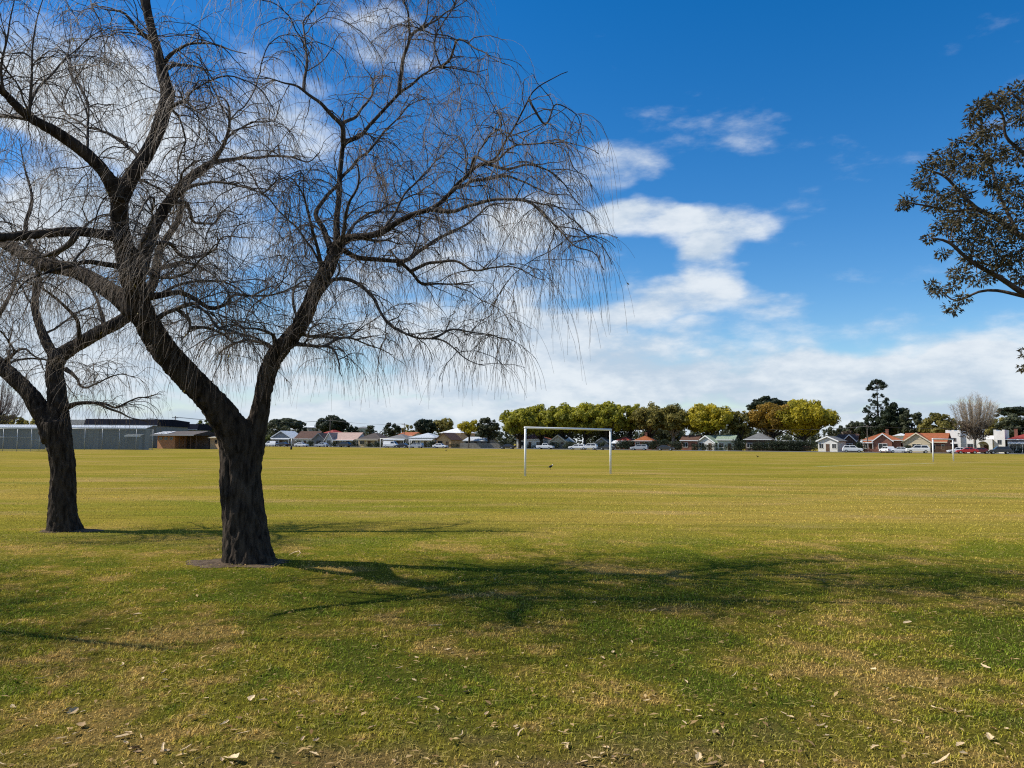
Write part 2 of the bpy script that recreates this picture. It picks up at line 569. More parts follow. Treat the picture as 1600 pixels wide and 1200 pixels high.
def blades():
    """short lawn: dense near the trees' edge, thinning with distance until the turf alone carries it"""
    def dens(Y): return 4900 * np.minimum(1, (5.2 / Y) ** 2.15) * np.clip((48 - Y) / 22, 0, 1)
    y0, y1 = 3.0, 48.0
    ys = np.linspace(y0, y1, 900)
    pdf = dens(ys) * (1.52 * ys + 2.4)
    cdf = np.concatenate([[0], np.cumsum((pdf[1:] + pdf[:-1]) * .5 * (ys[1] - ys[0]))])
    n = int(cdf[-1])
    Y = np.interp(RNG.random(n) * cdf[-1], cdf, ys)
    X = (RNG.random(n) * 2 - 1) * (0.76 * Y + 1.2)
    cl = np.sin(X * 2.1 + np.sin(Y * 1.7) * 1.3) * np.sin(Y * 2.6 + np.sin(X * 1.1) * 1.7) + 0.6 * np.sin(X * 6.3 + Y * 4.1)
    # tufts: pull blades together so that dark gaps open between them
    g = 0.045 + 0.006 * Y
    tx, ty = np.round(X / g + .35 * np.sin(Y * 9)) * g, np.round(Y / g + .35 * np.sin(X * 11)) * g
    pull = RNG.random(n) * .55
    jx, jy = np.sin(tx * 311.7 + ty * 127.1) * g * .6, np.sin(tx * 269.5 + ty * 183.3) * g * .6
    X, Y = X + (tx + jx - X) * pull, Y + (ty + jy - Y) * pull
    tuft = (np.sin(tx * 91.7 + ty * 57.3) * 43758.5) % 1.0
    keep = (RNG.random(n) < (0.8 + 0.2 * cl)) & ~in_soil(X, Y)
    X, Y, cl, tuft = X[keep], Y[keep], cl[keep], tuft[keep]
    n = len(X)
    h = (.013 + .025 * RNG.random(n) ** 1.8) * (0.9 + 0.25 * cl) * (.75 + .6 * tuft)
    az = RNG.random(n) * 2 * np.pi
    lean = .25 + RNG.random(n) ** 0.7 * 1.15
    wd = (.0011 + .00027 * Y) * (0.6 + 0.8 * RNG.random(n))
    dx, dy = np.cos(az), np.sin(az)
    px, py = -dy * wd, dx * wd
    mid = 0.55
    P = np.zeros((n, 5, 3), np.float32)
    P[:, 0] = np.stack([X - px, Y - py, np.full(n, -0.004)], 1); P[:, 1] = np.stack([X + px, Y + py, np.full(n, -0.004)], 1)
    mx_, my_ = X + dx * h * mid * np.sin(lean * .6), Y + dy * h * mid * np.sin(lean * .6)
    mz = h * mid * np.cos(lean * .6)
    P[:, 2] = np.stack([mx_ + px * .8, my_ + py * .8, mz], 1); P[:, 3] = np.stack([mx_ - px * .8, my_ - py * .8, mz], 1)
    P[:, 4] = np.stack([mx_ + dx * h * .6 * np.sin(lean * 1.35), my_ + dy * h * .6 * np.sin(lean * 1.35), np.maximum(mz + h * .5 * np.cos(lean * 1.35), .004)], 1)
    b = np.arange(n)[:, None] * 5
    tri = np.concatenate([b + [0, 1, 2], b + [0, 2, 3], b + [3, 2, 4]])
    tint = np.repeat(np.clip(.35 * tuft + .65 * RNG.random(n), 0, 1), 5)
    return P.reshape(-1, 3), tri, tint


gv, gf, gt_ = blades()


def stalks(n):
    """dead straws lying in the turf"""
    Y = 3.2 + 10.5 * RNG.random(n) ** 1.25; X = (RNG.random(n) * 2 - 1) * (.76 * Y + .8)
    ok = ~in_soil(X, Y, .5); X, Y = X[ok], Y[ok]; n = len(X)
    ln = .018 + .05 * RNG.random(n) ** 2.2; az = RNG.random(n) * 6.283; bend = RNG.normal(0, .9, n)
    w = (.0008 + .00015 * Y)
    Q = np.zeros((n, 6, 3))
    px_, py_ = X.copy(), Y.copy()
    z = .012 + .022 * RNG.random(n); dz = RNG.normal(0, .25, n)
    for k in range(3):
        a = az + bend * k * .5
        nx, ny = -np.sin(a) * w, np.cos(a) * w
        zz_ = np.maximum(.004, z + dz * ln * (k - 1) * .5)
        Q[:, k * 2] = np.stack([px_ - nx, py_ - ny, zz_], 1); Q[:, k * 2 + 1] = np.stack([px_ + nx, py_ + ny, zz_ + w], 1)
        px_, py_ = px_ + np.cos(a) * ln * .5, py_ + np.sin(a) * ln * .5
    b = np.arange(n)[:, None] * 6
    tri = np.concatenate([b + [0, 1, 3], b + [0, 3, 2], b + [2, 3, 5], b + [2, 5, 4]])
    return Q.reshape(-1, 3), tri, np.repeat(RNG.uniform(.8, 1.0, n), 6)


sv, sf, st_ = stalks(20000)
gf = np.concatenate([gf, sf + len(gv)]); gv = np.concatenate([gv, sv]); gt_ = np.concatenate([gt_, st_])
go = link('grass', np_mesh('grass', gv, gf, attrs={'tint': gt_}), MT['blade'])
tag(go, 'short patchy green and straw coloured lawn grass', 'grass', kind='stuff')

for k, (cx, cy, a, b) in enumerate(SOIL):
    n = 40
    V, Fq = [(0, 0, 0.035)], []
    for r_ in range(1, 7):
        for j in range(n):
            t_ = 2 * math.pi * j / n
            q = 1 + 0.38 * noise.noise((math.cos(t_) * 1.6, math.sin(t_) * 1.6, k * 9.0)) + 0.22 * noise.noise((math.cos(t_) * 5, math.sin(t_) * 5, k * 3.0))
            rr = r_ / 6 * q * 1.04
            z = 0.03 * (1 - (r_ / 6) ** 2) + 0.008 * noise.noise((rr * a * 6 * math.cos(t_), rr * 6 * math.sin(t_), 2)) * (r_ < 6)
            V.append((rr * a * math.cos(t_), rr * b * math.sin(t_), max(z, 0.004)))
    mbs = MB(); mbs.v = V
    for j in range(n):
        mbs.f.append((0, 1 + j, 1 + (j + 1) % n)); mbs.m.append(0)
    for r_ in range(5):
        for j in range(n):
            q = 1 + r_ * n
            mbs.f.append((q + j, q + n + j, q + n + (j + 1) % n, q + (j + 1) % n)); mbs.m.append(0)
    o = mbs.build('bare_soil', MT['soil'], smooth=True)
    o.location = (cx, cy, 0.0)
    tag(o, kind='structure')


# ------------------------------------------------------------------ willows
def resample(P, step):
    """Catmull-Rom through rows (x,y,z,r)"""
    P = np.asarray(P, float)
    Q = np.vstack([2 * P[0] - P[1], P, 2 * P[-1] - P[-2]])
    out = []
    for i in range(1, len(Q) - 2):
        p0, p1, p2, p3 = Q[i - 1:i + 3]
        n = max(2, int(np.linalg.norm(p2[:3] - p1[:3]) / step))
        for t in np.arange(n) / n:
            out.append(0.5 * (2 * p1 + (p2 - p0) * t + (2 * p0 - 5 * p1 + 4 * p2 - p3) * t * t + (3 * p1 - p0 - 3 * p2 + p3) * t ** 3))
    out.append(P[-1])
    out = np.array(out)
    out[:, 3] = np.maximum(out[:, 3], 0.003)
    return out


DEPTH = 1.5


def limb(pts, Y, d0, d1, step=0.07, wob=0.0):
    """traced limb: (column, row, half width) in photo pixels, with depth running from Y+d0 to Y+d1"""
    n = len(pts)
    seg = [0]
    for a, b in zip(pts, pts[1:]):
        seg.append(seg[-1] + math.hypot(b[0] - a[0], b[1] - a[1]))
    rows = []
    for (x, y, r_), s_ in zip(pts, seg):
        t = s_ / seg[-1]
        Yd = Y + DEPTH * (d0 + (d1 - d0) * t) + wob * math.sin(t * 5.0)
        p = at(x, y, Yd)
        rows.append((p.x, p.y, p.z, r_ * Yd / F))
    return resample(rows, step)


def slim(q):
    q[:, 3] = np.maximum(.005, q[:, 3] * np.linspace(.82, .34, len(q)))
    return q


def tubes(Ps, rs, n=3):
    """many thin tapering shoots of equal length S: Ps (N,S,3), rs (N,S)"""
    Nn, S, _ = Ps.shape
    T = np.gradient(Ps, axis=1); T /= np.linalg.norm(T, axis=2, keepdims=True) + 1e-9
    ref = np.array([0.62, 0.77, 0.12])
    a = np.cross(T, ref); a /= np.linalg.norm(a, axis=2, keepdims=True) + 1e-9
    b = np.cross(T, a)
    ang = np.arange(n) * 2 * np.pi / n
    V = Ps[:, :, None, :] + rs[:, :, None, None] * (np.cos(ang)[None, None, :, None] * a[:, :, None, :] + np.sin(ang)[None, None, :, None] * b[:, :, None, :])
    idx = np.arange(Nn * S * n).reshape(Nn, S, n)
    q = np.stack([idx[:, :-1, :], np.roll(idx, -1, 2)[:, :-1, :], np.roll(idx, -1, 2)[:, 1:, :], idx[:, 1:, :]], -1).reshape(-1, 4)
    return V.reshape(-1, 3), q


def project(p):
    v = Vector(p) - CAM
    d = v.dot(fwd)
    return 800 + F * v.dot(rgt) / d, 600 - F * v.dot(upv) / d


def unit(v):
    return v / (np.linalg.norm(v) + 1e-9)


def shoot(p, d, length, step, wander, droop, rnd, up=0.0):
    """a wandering branch that first follows d and then bows under its weight"""
    pts = [np.array(p, float)]
    d = unit(np.array(d, float))
    n = max(3, int(length / step))
    for i in range(n):
        t = i / n
        d = unit(d + np.array([rnd.gauss(0, wander), rnd.gauss(0, wander), rnd.gauss(0, wander) + up * (1 - t) - droop * t]))
        pts.append(pts[-1] + d * (length / n))
    return np.array(pts)


def build_willow(root, trunk_limbs, traced, seed, limit, n_extra, z_low, density=1.0):
    rnd = random.Random(seed); rng = np.random.default_rng(seed)
    origin = np.array(root.location)
    # trunk and heavy limbs fused into one bark surface
    tm = MB()
    for Lb in trunk_limbs[1:]:
        Lb[4:, 3] *= .93
    for Lb in trunk_limbs:
        tm.tube(Lb[:, :3], Lb[:, 3], 18)
    tmp = bpy.data.objects.new('tmp', tm.mesh('tmp')); C.objects.link(tmp)
    rm = tmp.modifiers.new('r', 'REMESH'); rm.mode = 'VOXEL'; rm.voxel_size = 0.0235
    sm = tmp.modifiers.new('s', 'SMOOTH'); sm.factor = 0.5; sm.iterations = 5
    dg = bpy.context.evaluated_depsgraph_get()
    me = bpy.data.meshes.new_from_object(tmp.evaluated_get(dg))
    bpy.data.objects.remove(tmp)
    n = len(me.vertices)
    co = np.zeros(n * 3, np.float32); me.vertices.foreach_get('co', co); co = co.reshape(-1, 3)
    no = np.zeros(n * 3, np.float32); me.vertex_normals.foreach_get('vector', no); no = no.reshape(-1, 3)
    disp = np.zeros(n, np.float32)
    for i in range(n):
        x, y, z = co[i]
        k = noise.noise((x * 15, y * 15, z * 3.2)); k2 = noise.noise((x * 33 + 5, y * 33, z * 9)); k3 = noise.noise((x * 3, y * 3, z * 1.6))
        disp[i] = (0.5 - abs(k) * 2.0) * 0.028 + k2 * 0.011 + k3 * 0.02
    # limbs are thinner towards the tips, and so is their bark
    thin = np.clip(1.25 - (co[:, 2] - 1.5) / 3.2, 0.22, 1.0)
    co = co + no * (disp * thin)[:, None] - origin
    me.vertices.foreach_set('co', co.ravel()); me.update()
    link('trunk', me, MT['bark'], root, True)
    # limbs carried on as separate branches
    level1 = [l for l in trunk_limbs] + traced
    for Lb in traced:
        q = Lb.copy()
        for i in range(1, len(q) - 1):
            q[i, :3] += np.array([noise.noise((q[i, 0] * 3, q[i, 1] * 3, q[i, 2] * 3 + s_)) for s_ in (0, 7, 13)]) * 0.035
        b = MB(); b.tube(q[:, :3] - origin, q[:, 3], 9)
        link('branch', b.mesh('branch'), MT['bark'] if q[0, 3] > 0.045 else MT['branch'], root, True)
        Lb[:, :3] = q[:, :3]
    # branches nobody can trace in the tangle: they fill the crown in depth too
    level2 = []
    tries = 0
    while len(level2) < n_extra and tries < n_extra * 30:
        tries += 1
        Lb = rnd.choice(level1)
        ok = [i for i in range(len(Lb)) if Lb[i, 2] > 2.6 and Lb[i, 3] < 0.16]
        if not ok:
            continue
        i = rnd.choice(ok)
        az = rnd.uniform(0, 2 * math.pi); el = rnd.uniform(-0.05, 0.9)
        d = np.array([math.cos(az) * math.cos(el), math.sin(az) * math.cos(el), math.sin(el)])
        if i + 1 < len(Lb):
            d = unit(d + 0.5 * unit(Lb[i + 1, :3] - Lb[i, :3]))
        ln = rnd.uniform(1.0, 2.4)
        P = shoot(Lb[i, :3], d, ln, 0.09, 0.16, 0.22, rnd, 0.03)
        if any(not limit(*project(P[k])) for k in (len(P) // 2, -1)) or P[-1][2] < z_low + 0.7 or P[-1][1] < 5.4:
            continue
        ra = min(Lb[i, 3] * 0.6, rnd.uniform(0.012, 0.026))
        level2.append(np.column_stack([P, np.linspace(ra, 0.005, len(P))]))
    bm2 = MB()
    for q in level2:
        bm2.tube(q[:, :3] - origin, q[:, 3], 5)
    # branchlets
    lev3, tw = [], []
    for Lb in level1 + level2:
        Ls = np.linalg.norm(np.diff(Lb[:, :3], axis=0), axis=1).sum()
        cnt = int(Ls / 0.165 * density)
        for _ in range(cnt):
            t = rnd.uniform(0.12, 1.0); i = min(len(Lb) - 2, int(t * (len(Lb) - 1)))
            if Lb[i, 2] < z_low + 0.4 or Lb[i, 3] > 0.115:
                continue
            if Lb[i, 3] > 0.06 and rnd.random() < 0.55:
                continue
            tg = unit(Lb[i + 1, :3] - Lb[i, :3])
            az = rnd.uniform(0, 2 * math.pi)
            d = unit(tg * rnd.uniform(0.2, 0.9) + np.array([math.cos(az), math.sin(az), rnd.uniform(-0.2, 0.75)]) * 0.8)
            P = shoot(Lb[i, :3], d, rnd.uniform(0.3, 1.0), 0.07, 0.19, 0.28, rnd)
            if not limit(*project(P[-1])) or P[-1][2] < z_low + 0.25:
                continue
            lev3.append(np.column_stack([P, np.linspace(min(0.0085, Lb[i, 3] * .7), 0.0032, len(P))]))
    for q in lev3:
        bm2.tube(q[:, :3] - origin, q[:, 3], 4, cap=False)
    link('branchlets', bm2.mesh('branchlets'), MT['branch'], root, True)['kind'] = 'stuff'
    # hanging shoots
    S = 7
    Ps, Rs = [], []
    for q in lev3 + level2:
        Ls = np.linalg.norm(np.diff(q[:, :3], axis=0), axis=1).sum()
        for _ in range(int(Ls / 0.092 * density) + 1):
            t = rnd.random() ** 0.8; i = min(len(q) - 2, int(t * (len(q) - 1)))
            tg = unit(q[i + 1, :3] - q[i, :3])
            az = rnd.uniform(0, 2 * math.pi)
            d = unit(tg * 0.9 + np.array([math.cos(az), math.sin(az), rnd.uniform(-0.5, 0.6)]) * rnd.uniform(0.5, 1.0))
            ln = rnd.uniform(0.22, 0.65) if rnd.random() < 0.62 else rnd.uniform(0.6, 1.45)
            if project(q[i, :3])[0] > 800 and rnd.random() < .35:
                ln = rnd.uniform(.9, 1.9)
            z0 = q[i, 2]
            ln = min(ln, max(0.12, (z0 - z_low) * rnd.uniform(0.5, 1.0)))
            p = q[i, :3].copy(); pts = [p]
            dr = rnd.uniform(0.22, 0.55)
            for k in range(S - 1):
                d = unit(d + np.array([rnd.gauss(0, .07), rnd.gauss(0, .07), -dr]))
                p = p + d * (ln / (S - 1)); pts.append(p)
            ex = project(pts[-1])
            if not limit(ex[0] - (34 if rnd.random() < .1 else 0), ex[1]):
                continue
            Ps.append(pts); Rs.append(np.linspace(0.0025, 0.0013, S) * rnd.uniform(.7, 1.25))
    Ps = np.array(Ps); Rs = np.array(Rs)
    V, q = tubes(Ps - origin, Rs, 3)
    link('twigs', np_mesh('twigs', V, q), MT['twig'], root)['kind'] = 'stuff'
    # the few withered leaves that still hang on
    m = min(len(Ps), 650)
    pick = rng.choice(len(Ps), m, replace=False)
    lv, lf = [], []
    for i in pick:
        k = rng.integers(2, S)
        p = Ps[i, k] - origin
        az = rng.random() * 6.28
        a = np.array([math.cos(az), math.sin(az), -1.6 * rng.random() - .3]); a = unit(a) * rng.uniform(.03, .06)
        b = unit(np.cross(a, rng.normal(size=3))) * rng.uniform(.004, .009)
        lv += [p, p + a * .5 + b, p + a, p + a * .5 - b]
        lf.append([len(lv) - 4, len(lv) - 3, len(lv) - 2, len(lv) - 1])
    link('dry_leaves', np_mesh('dry_leaves', np.array(lv), np.array(lf), attrs={'tint': np.repeat(rng.random(m), 4)}), MT['dryleaf'], root)['kind'] = 'stuff'
    print('willow', len(lev3), len(Ps), len(level2))


Y1 = T1.y
t1_trunk = [
    limb([(390, 893, 47), (388, 878, 41), (386, 858, 36), (383, 830, 32.5), (378, 780, 30.5), (376, 730, 30.5), (377, 700, 31), (382, 675, 30)], Y1, 0, 0),
    limb([(378, 712, 29), (366, 678, 27), (345, 645, 23.5), (318, 613, 22), (290, 585, 21.5), (264, 557, 21), (240, 522, 20), (224, 490, 19.5), (212, 455, 19), (203, 420, 18.5), (193, 385, 16), (187, 350, 14.5), (187, 300, 14)], Y1, 0, -1.2),
    limb([(386, 712, 24), (398, 672, 18), (406, 640, 15), (412, 608, 14.5), (420, 575, 15), (434, 550, 14.5), (452, 530, 14), (470, 505, 13.5), (484, 475, 13), (498, 445, 13), (513, 418, 12), (523, 395, 10), (529, 375, 8)], Y1, 0, -0.3),
    limb([(187, 312, 13), (165, 272, 11.5), (140, 245, 11), (112, 223, 10.5), (80, 202, 9.5), (50, 186, 8.5), (25, 165, 7.5), (0, 138, 6.5), (-40, 100, 5)], Y1, -1.2, -2.0),
    limb([(188, 312, 13), (200, 284, 13), (222, 252, 12), (240, 220, 11.5), (254, 182, 12), (262, 150, 12), (256, 122, 10.5), (249, 92, 8.5), (241, 60, 8), (233, 30, 8), (227, 0, 8.5), (220, -60, 7), (228, -130, 5), (222, -200, 3)], Y1, -1.2, -1.0),
    limb([(217, 490, 18), (195, 470, 17), (168, 452, 14.5), (135, 432, 13), (108, 420, 12.5), (75, 415, 12), (45, 402, 11.5), (15, 384, 10.5), (-25, 358, 9), (-90, 330, 7)], Y1, -0.75, 0.3),
    limb([(190, 372, 11), (168, 368, 9), (140, 363, 8.5), (105, 362, 8.5), (60, 366, 8.5), (0, 371, 8), (-70, 368, 6.5), (-150, 340, 5)], Y1, -1.08, -1.9),
    limb([(213, 440, 11), (222, 408, 12), (233, 376, 11.5), (248, 341, 10), (270, 308, 9), (298, 277, 8), (332, 254, 6.5)], Y1, -0.98, -0.3),
]
t1_br = [
    ([(325, 258, 6), (345, 238, 4.5), (352, 222, 4.5), (358, 188, 4), (359, 166, 3.5), (350, 153, 2.5), (340, 152, 1.5)], -0.35, -0.6),
    ([(332, 254, 5), (360, 249, 4), (400, 246, 3.5), (448, 242, 3), (482, 252, 2.5), (500, 238, 2)], -0.3, 0.5),
    ([(272, 306, 5), (310, 288, 3.5), (362, 287, 3), (410, 300, 2.5), (438, 280, 2), (470, 292, 1.5)], -0.5, -1.2),
    ([(262, 318, 4.5), (290, 318, 4), (300, 345, 3.5), (330, 350, 3), (352, 330, 2.5), (380, 335, 2)], -0.5, 0.6),
    ([(238, 62, 5), (226, 56, 5), (215, 44, 4.5), (195, 22, 4), (178, 16, 3), (161, 14, 1.8)], -1.1, -1.4),
    ([(50, 186, 5), (25, 182, 5), (0, 180, 4.5), (-60, 185, 3)], -1.7, -1.1),
    ([(45, 182, 3.2), (49, 140, 3), (52, 80, 2.6), (60, 20, 2), (74, -20, 1.5)], -1.75, -1.9),
    ([(40, 176, 3), (62, 140, 3), (100, 92, 2.5), (160, 45, 1.8)], -1.75, -1.4),
    ([(8, 146, 3), (4, 110, 2.8), (10, 50, 2.5), (22, -10, 2)], -1.9, -2.1),
    ([(135, 240, 3), (137, 200, 2.8), (139, 160, 2.4), (118, 110, 1.8), (120, 60, 1.4)], -1.4, -1.0),
    ([(222, 250, 4), (190, 220, 4), (160, 205, 3.5), (120, 190, 3), (90, 160, 2.5), (75, 130, 2)], -1.2, -0.1),
    ([(258, 98, 4.5), (280, 76, 3.5), (300, 66, 3), (342, 70, 2.6), (385, 84, 2)], -1.1, -1.5),
    ([(258, 108, 5), (275, 102, 4), (300, 103, 3), (335, 112, 2)], -1.1, -0.5),
    ([(258, 170, 4), (285, 160, 3.5), (310, 175, 3), (330, 200, 2)], -1.15, -1.9),
    ([(195, 420, 8), (180, 416, 6), (140, 411, 5.5), (109, 416, 5), (78, 424, 4), (40, 440, 3), (20, 470, 2)], -1.0, -1.8),
    ([(118, 364, 7), (112, 378, 6.5), (84, 394, 6), (62, 398, 5), (42, 385, 4), (30, 372, 3)], -1.3, -1.0),
    ([(232, 464, 8), (258, 460, 6), (282, 456, 5.5), (305, 468, 5), (325, 481, 5), (345, 478, 4.5), (357, 472, 4), (366, 459, 3.5), (416, 461, 3.2), (459, 447, 2.6), (486, 446, 2)], -0.8, -0.1),
    ([(238, 503, 6), (262, 488, 4.5), (290, 477, 4.5), (305, 474, 4), (320, 488, 3.5), (342, 510, 3), (375, 520, 2.5), (400, 545, 2)], -0.6, -1.5),
    ([(276, 483, 4), (290, 494, 3.8), (297, 505, 3.5), (295, 520, 3), (281, 533, 2)], -0.8, -0.6),
    ([(296, 512, 3.5), (325, 513, 3.2), (348, 520, 3), (365, 535, 2.6), (390, 528, 2)], -0.75, -0.2),
    ([(428, 545, 5), (412, 536, 4), (395, 532, 3.4), (374, 534, 3), (345, 550, 2.4), (335, 570, 1.8)], -0.1, 0.6),
    ([(430, 540, 5), (426, 525, 3.5), (405, 515, 3), (372, 510, 2.5), (340, 490, 2)], -0.1, -0.9),
    ([(225, 385, 5), (262, 378, 4.2), (290, 400, 4), (330, 395, 3.2), (352, 370, 2.5), (390, 372, 2)], -0.9, 0.5),
    ([(222, 400, 6), (236, 430, 4.2), (290, 428, 4), (318, 400, 3.2), (345, 380, 2.5)], -0.9, -1.8),
    # right limb
    ([(504, 425, 6), (497, 398, 4), (490, 364, 3.8), (479, 319, 3.4), (464, 292, 3), (447, 278, 2.8), (428, 287, 2)], -0.25, -0.9),
    ([(516, 395, 8), (511, 378, 6.5), (505, 360, 6), (494, 336, 5.2), (500, 316, 4.5), (524, 292, 4.2), (550, 262, 4), (580, 232, 3.5), (610, 196, 3), (640, 165, 2.2), (668, 150, 1.6)], -0.25, 1.2),
    ([(525, 392, 8), (526, 350, 6.5), (529, 311, 6), (531, 262, 5.8), (537, 227, 5.5), (565, 209, 5), (599, 172, 4.8), (625, 146, 4.5), (662, 116, 3.6), (692, 105, 3), (737, 112, 2.4), (762, 108, 1.8)], -0.3, 0.4),
    ([(537, 228, 5.5), (535, 196, 5), (509, 169, 4.5), (475, 142, 4), (437, 128, 3), (405, 118, 2)], -0.1, -0.9),
    ([(535, 194, 4), (561, 176, 3.2), (579, 150, 3), (583, 124, 2.6), (600, 118, 2)], -0.1, 0.7),
    ([(624, 148, 4.6), (629, 94, 4), (639, 56, 3.6), (638, 22, 3.2), (630, -5, 3), (634, -60, 2)], 0.1, -0.3),
    ([(639, 58, 3.2), (670, 37, 2.8), (700, 20, 2.3), (735, -4, 1.6)], 0, 0.5),
    ([(690, 106, 3), (703, 92, 2.8), (711, 72, 2.5), (719, 62, 2.5), (756, 84, 2), (790, 100, 1.5)], 0.3, -0.4),
    ([(475, 142, 3.6), (479, 75, 3), (475, 37, 2.5), (497, 0, 1.8)], -0.55, -0.1),
    ([(532, 385, 5), (538, 355, 4.2), (546, 319, 4), (561, 277, 3.2), (556, 250, 2)], -0.3, -1.2),
    ([(528, 385, 10), (545, 372, 8), (587, 367, 6.8), (621, 346, 6.5), (650, 333, 6), (678, 325, 5.8), (702, 305, 5.2), (737, 263, 4.6), (767, 253, 4), (794, 214, 3.5), (820, 169, 3), (839, 135, 2.6), (887, 112, 1.8)], -0.3, -1.0),
    ([(672, 327, 5), (704, 333, 4.2), (737, 319, 4), (794, 311, 3.6), (831, 319, 3.4), (865, 349, 3), (891, 379, 2.8), (925, 394, 2.3), (944, 422, 1.8)], -0.6, -1.3),
    ([(706, 300, 4), (735, 285, 3.5), (762, 279, 3.2), (805, 277, 2.8), (850, 300, 2.2), (890, 305, 1.6)], -0.7, 0.3),
    ([(748, 257, 3.5), (794, 262, 3), (831, 259, 2.6), (869, 277, 2.2), (905, 320, 1.6)], -0.75, -0.1),
    ([(737, 263, 3.4), (741, 245, 3), (772, 252, 2.8), (810, 225, 2.4), (858, 224, 2), (905, 225, 1.6), (935, 240, 1.2)], -0.75, -1.8),
    ([(827, 155, 2.6), (850, 195, 2.2), (870, 165, 2), (900, 180, 1.6), (915, 220, 1.2)], -0.9, -0.5),
    ([(541, 370, 4), (560, 345, 3), (610, 320, 2.6), (655, 300, 2.2), (690, 275, 1.6)], -0.3, 1.2),
    ([(560, 370, 4), (590, 376, 3.2), (634, 380, 2)], -0.35, 0.2),
    ([(520, 398, 8), (536, 391, 6), (561, 401, 5.5), (600, 408, 5.2), (626, 410, 5), (645, 427, 4.5), (660, 443, 4), (700, 444, 3), (741, 439, 2)], -0.28, 0.6),
    ([(622, 414, 4.6), (650, 396, 4), (681, 375, 3.8), (737, 345, 3.2), (767, 319, 2.6), (800, 318, 2)], 0.1, 1.1),
    ([(642, 424, 3.6), (677, 409, 3.2), (711, 409, 3), (745, 422, 2.6), (797, 416, 2.2), (850, 438, 1.6)], 0.2, -0.4),
    ([(498, 447, 5), (520, 437, 4), (550, 437, 4), (576, 457, 3.9), (599, 495, 3.7), (625, 517, 3.5), (655, 527, 3.2), (692, 532, 3), (722, 557, 2.4), (757, 571, 1.8)], -0.2, -1.0),
    ([(675, 529, 2.8), (700, 516, 2.4), (719, 514, 2.2), (756, 521, 1.8), (795, 532, 1.3)], -0.8, -0.2),
    ([(455, 535, 6), (480, 538, 4), (509, 542, 3.6), (527, 562, 3), (534, 588, 2)], -0.1, -0.7),
    ([(505, 541, 3.2), (530, 530, 2.8), (550, 524, 2.4), (570, 508, 1.8)], -0.3, 0.4),
    ([(465, 522, 4), (500, 528, 3), (545, 530, 2.6), (590, 545, 2.2), (615, 555, 1.5)], -0.1, 0.9),
]


def limit1(x, y):
    xs = np.interp(y, [-200, 0, 60, 130, 200, 300, 420, 520, 600, 660], [740, 775, 800, 895, 945, 970, 975, 955, 930, 600])
    return x < xs


w1 = empty('willow_tree', (T1.x, T1.y, 0))
tag(w1, 'large bare weeping willow with forked dark trunk, nearest the camera', 'tree', 'bare willows at the edge of the field')
build_willow(w1, t1_trunk, [slim(limb(p, Y1, a, b)) for p, a, b in t1_br], 11, limit1, 82, 1.95, 1.0)

Y2 = T2.y
t2_trunk = [
    limb([(102, 842, 30), (101, 830, 26), (99, 815, 22), (97, 780, 19), (99, 740, 17), (97, 710, 17.5), (90, 680, 19), (86, 660, 19)], Y2, 0, 0),
    limb([(86, 685, 19), (72, 655, 16), (50, 620, 13), (22, 590, 12.5), (0, 572, 12), (-40, 530, 11), (-70, 470, 9), (-85, 400, 7), (-80, 330, 5), (-95, 250, 3)], Y2, 0, 0.7),
    limb([(93, 685, 17), (92, 648, 15), (89, 616, 14), (85, 582, 13.5), (91, 560, 13), (108, 546, 12), (126, 536, 11), (160, 516, 10.5), (188, 502, 10), (215, 478, 9), (240, 440, 8), (250, 390, 6.5), (280, 340, 5), (285, 290, 3)], Y2, 0, 0.8),
    limb([(90, 565, 10), (70, 530, 7.5), (55, 480, 6), (60, 420, 5), (40, 360, 4), (50, 310, 3), (38, 260, 2), (30, 215, 1.2)], Y2, 0.1, 1.5),
]
t2_br = [
    ([(106, 636, 6), (120, 630, 4), (134, 628, 3.6), (156, 631, 3.4), (187, 635, 3), (219, 622, 2.4), (250, 622, 1.6)], 0, -0.6),
    ([(150, 630, 3), (175, 640, 2.8), (205, 652, 2.2), (232, 660, 1.5)], -0.2, 0.5),
    ([(103, 577, 5), (118, 590, 3.2), (128, 605, 2.8), (150, 600, 2.2), (185, 585, 1.8), (210, 590, 1.3)], 0.1, -0.9),
    ([(126, 530, 5), (123, 515, 4.2), (117, 498, 4), (94, 472, 3.6), (62, 450, 3.2), (31, 439, 2.8), (5, 452, 2)], 0.2, -0.8),
    ([(165, 512, 5), (158, 490, 4), (150, 465, 3.5), (135, 430, 3), (130, 400, 2.5)], 0.4, 1.4),
    ([(245, 420, 5), (285, 410, 4), (320, 420, 3), (345, 440, 2)], 0.7, 1.6),
    ([(-20, 550, 6), (-5, 500, 5), (20, 450, 4), (30, 400, 3), (20, 340, 2)], 0.3, 1.4),
    ([(0, 570, 5), (20, 555, 4), (35, 545, 3), (60, 560, 2.4), (70, 580, 1.6)], 0.3, -0.6),
    ([(-60, 500, 6), (-110, 470, 5), (-170, 450, 4), (-230, 470, 2.5)], 0.4, -0.4),
    ([(60, 420, 5), (110, 380, 4), (150, 340, 3), (190, 330, 2)], 1.0, 2.2),
]


def limit2(x, y):
    return x < np.interp(y, [0, 300, 450, 560, 700], [330, 380, 380, 300, 265])


w2 = empty('willow_tree', (T2.x, T2.y, 0))
tag(w2, 'smaller bare weeping willow with curved trunk at the left edge', 'tree', 'bare willows at the edge of the field')
build_willow(w2, t2_trunk, [slim(limb(p, Y2, a, b)) for p, a, b in t2_br], 23, limit2, 50, 1.6, 0.95)


def copy_tree(o, parent=None):
    c = o.copy(); C.objects.link(c); c.parent = parent
    for ch in [k for k in o.children]:
        copy_tree(ch, c)
    return c


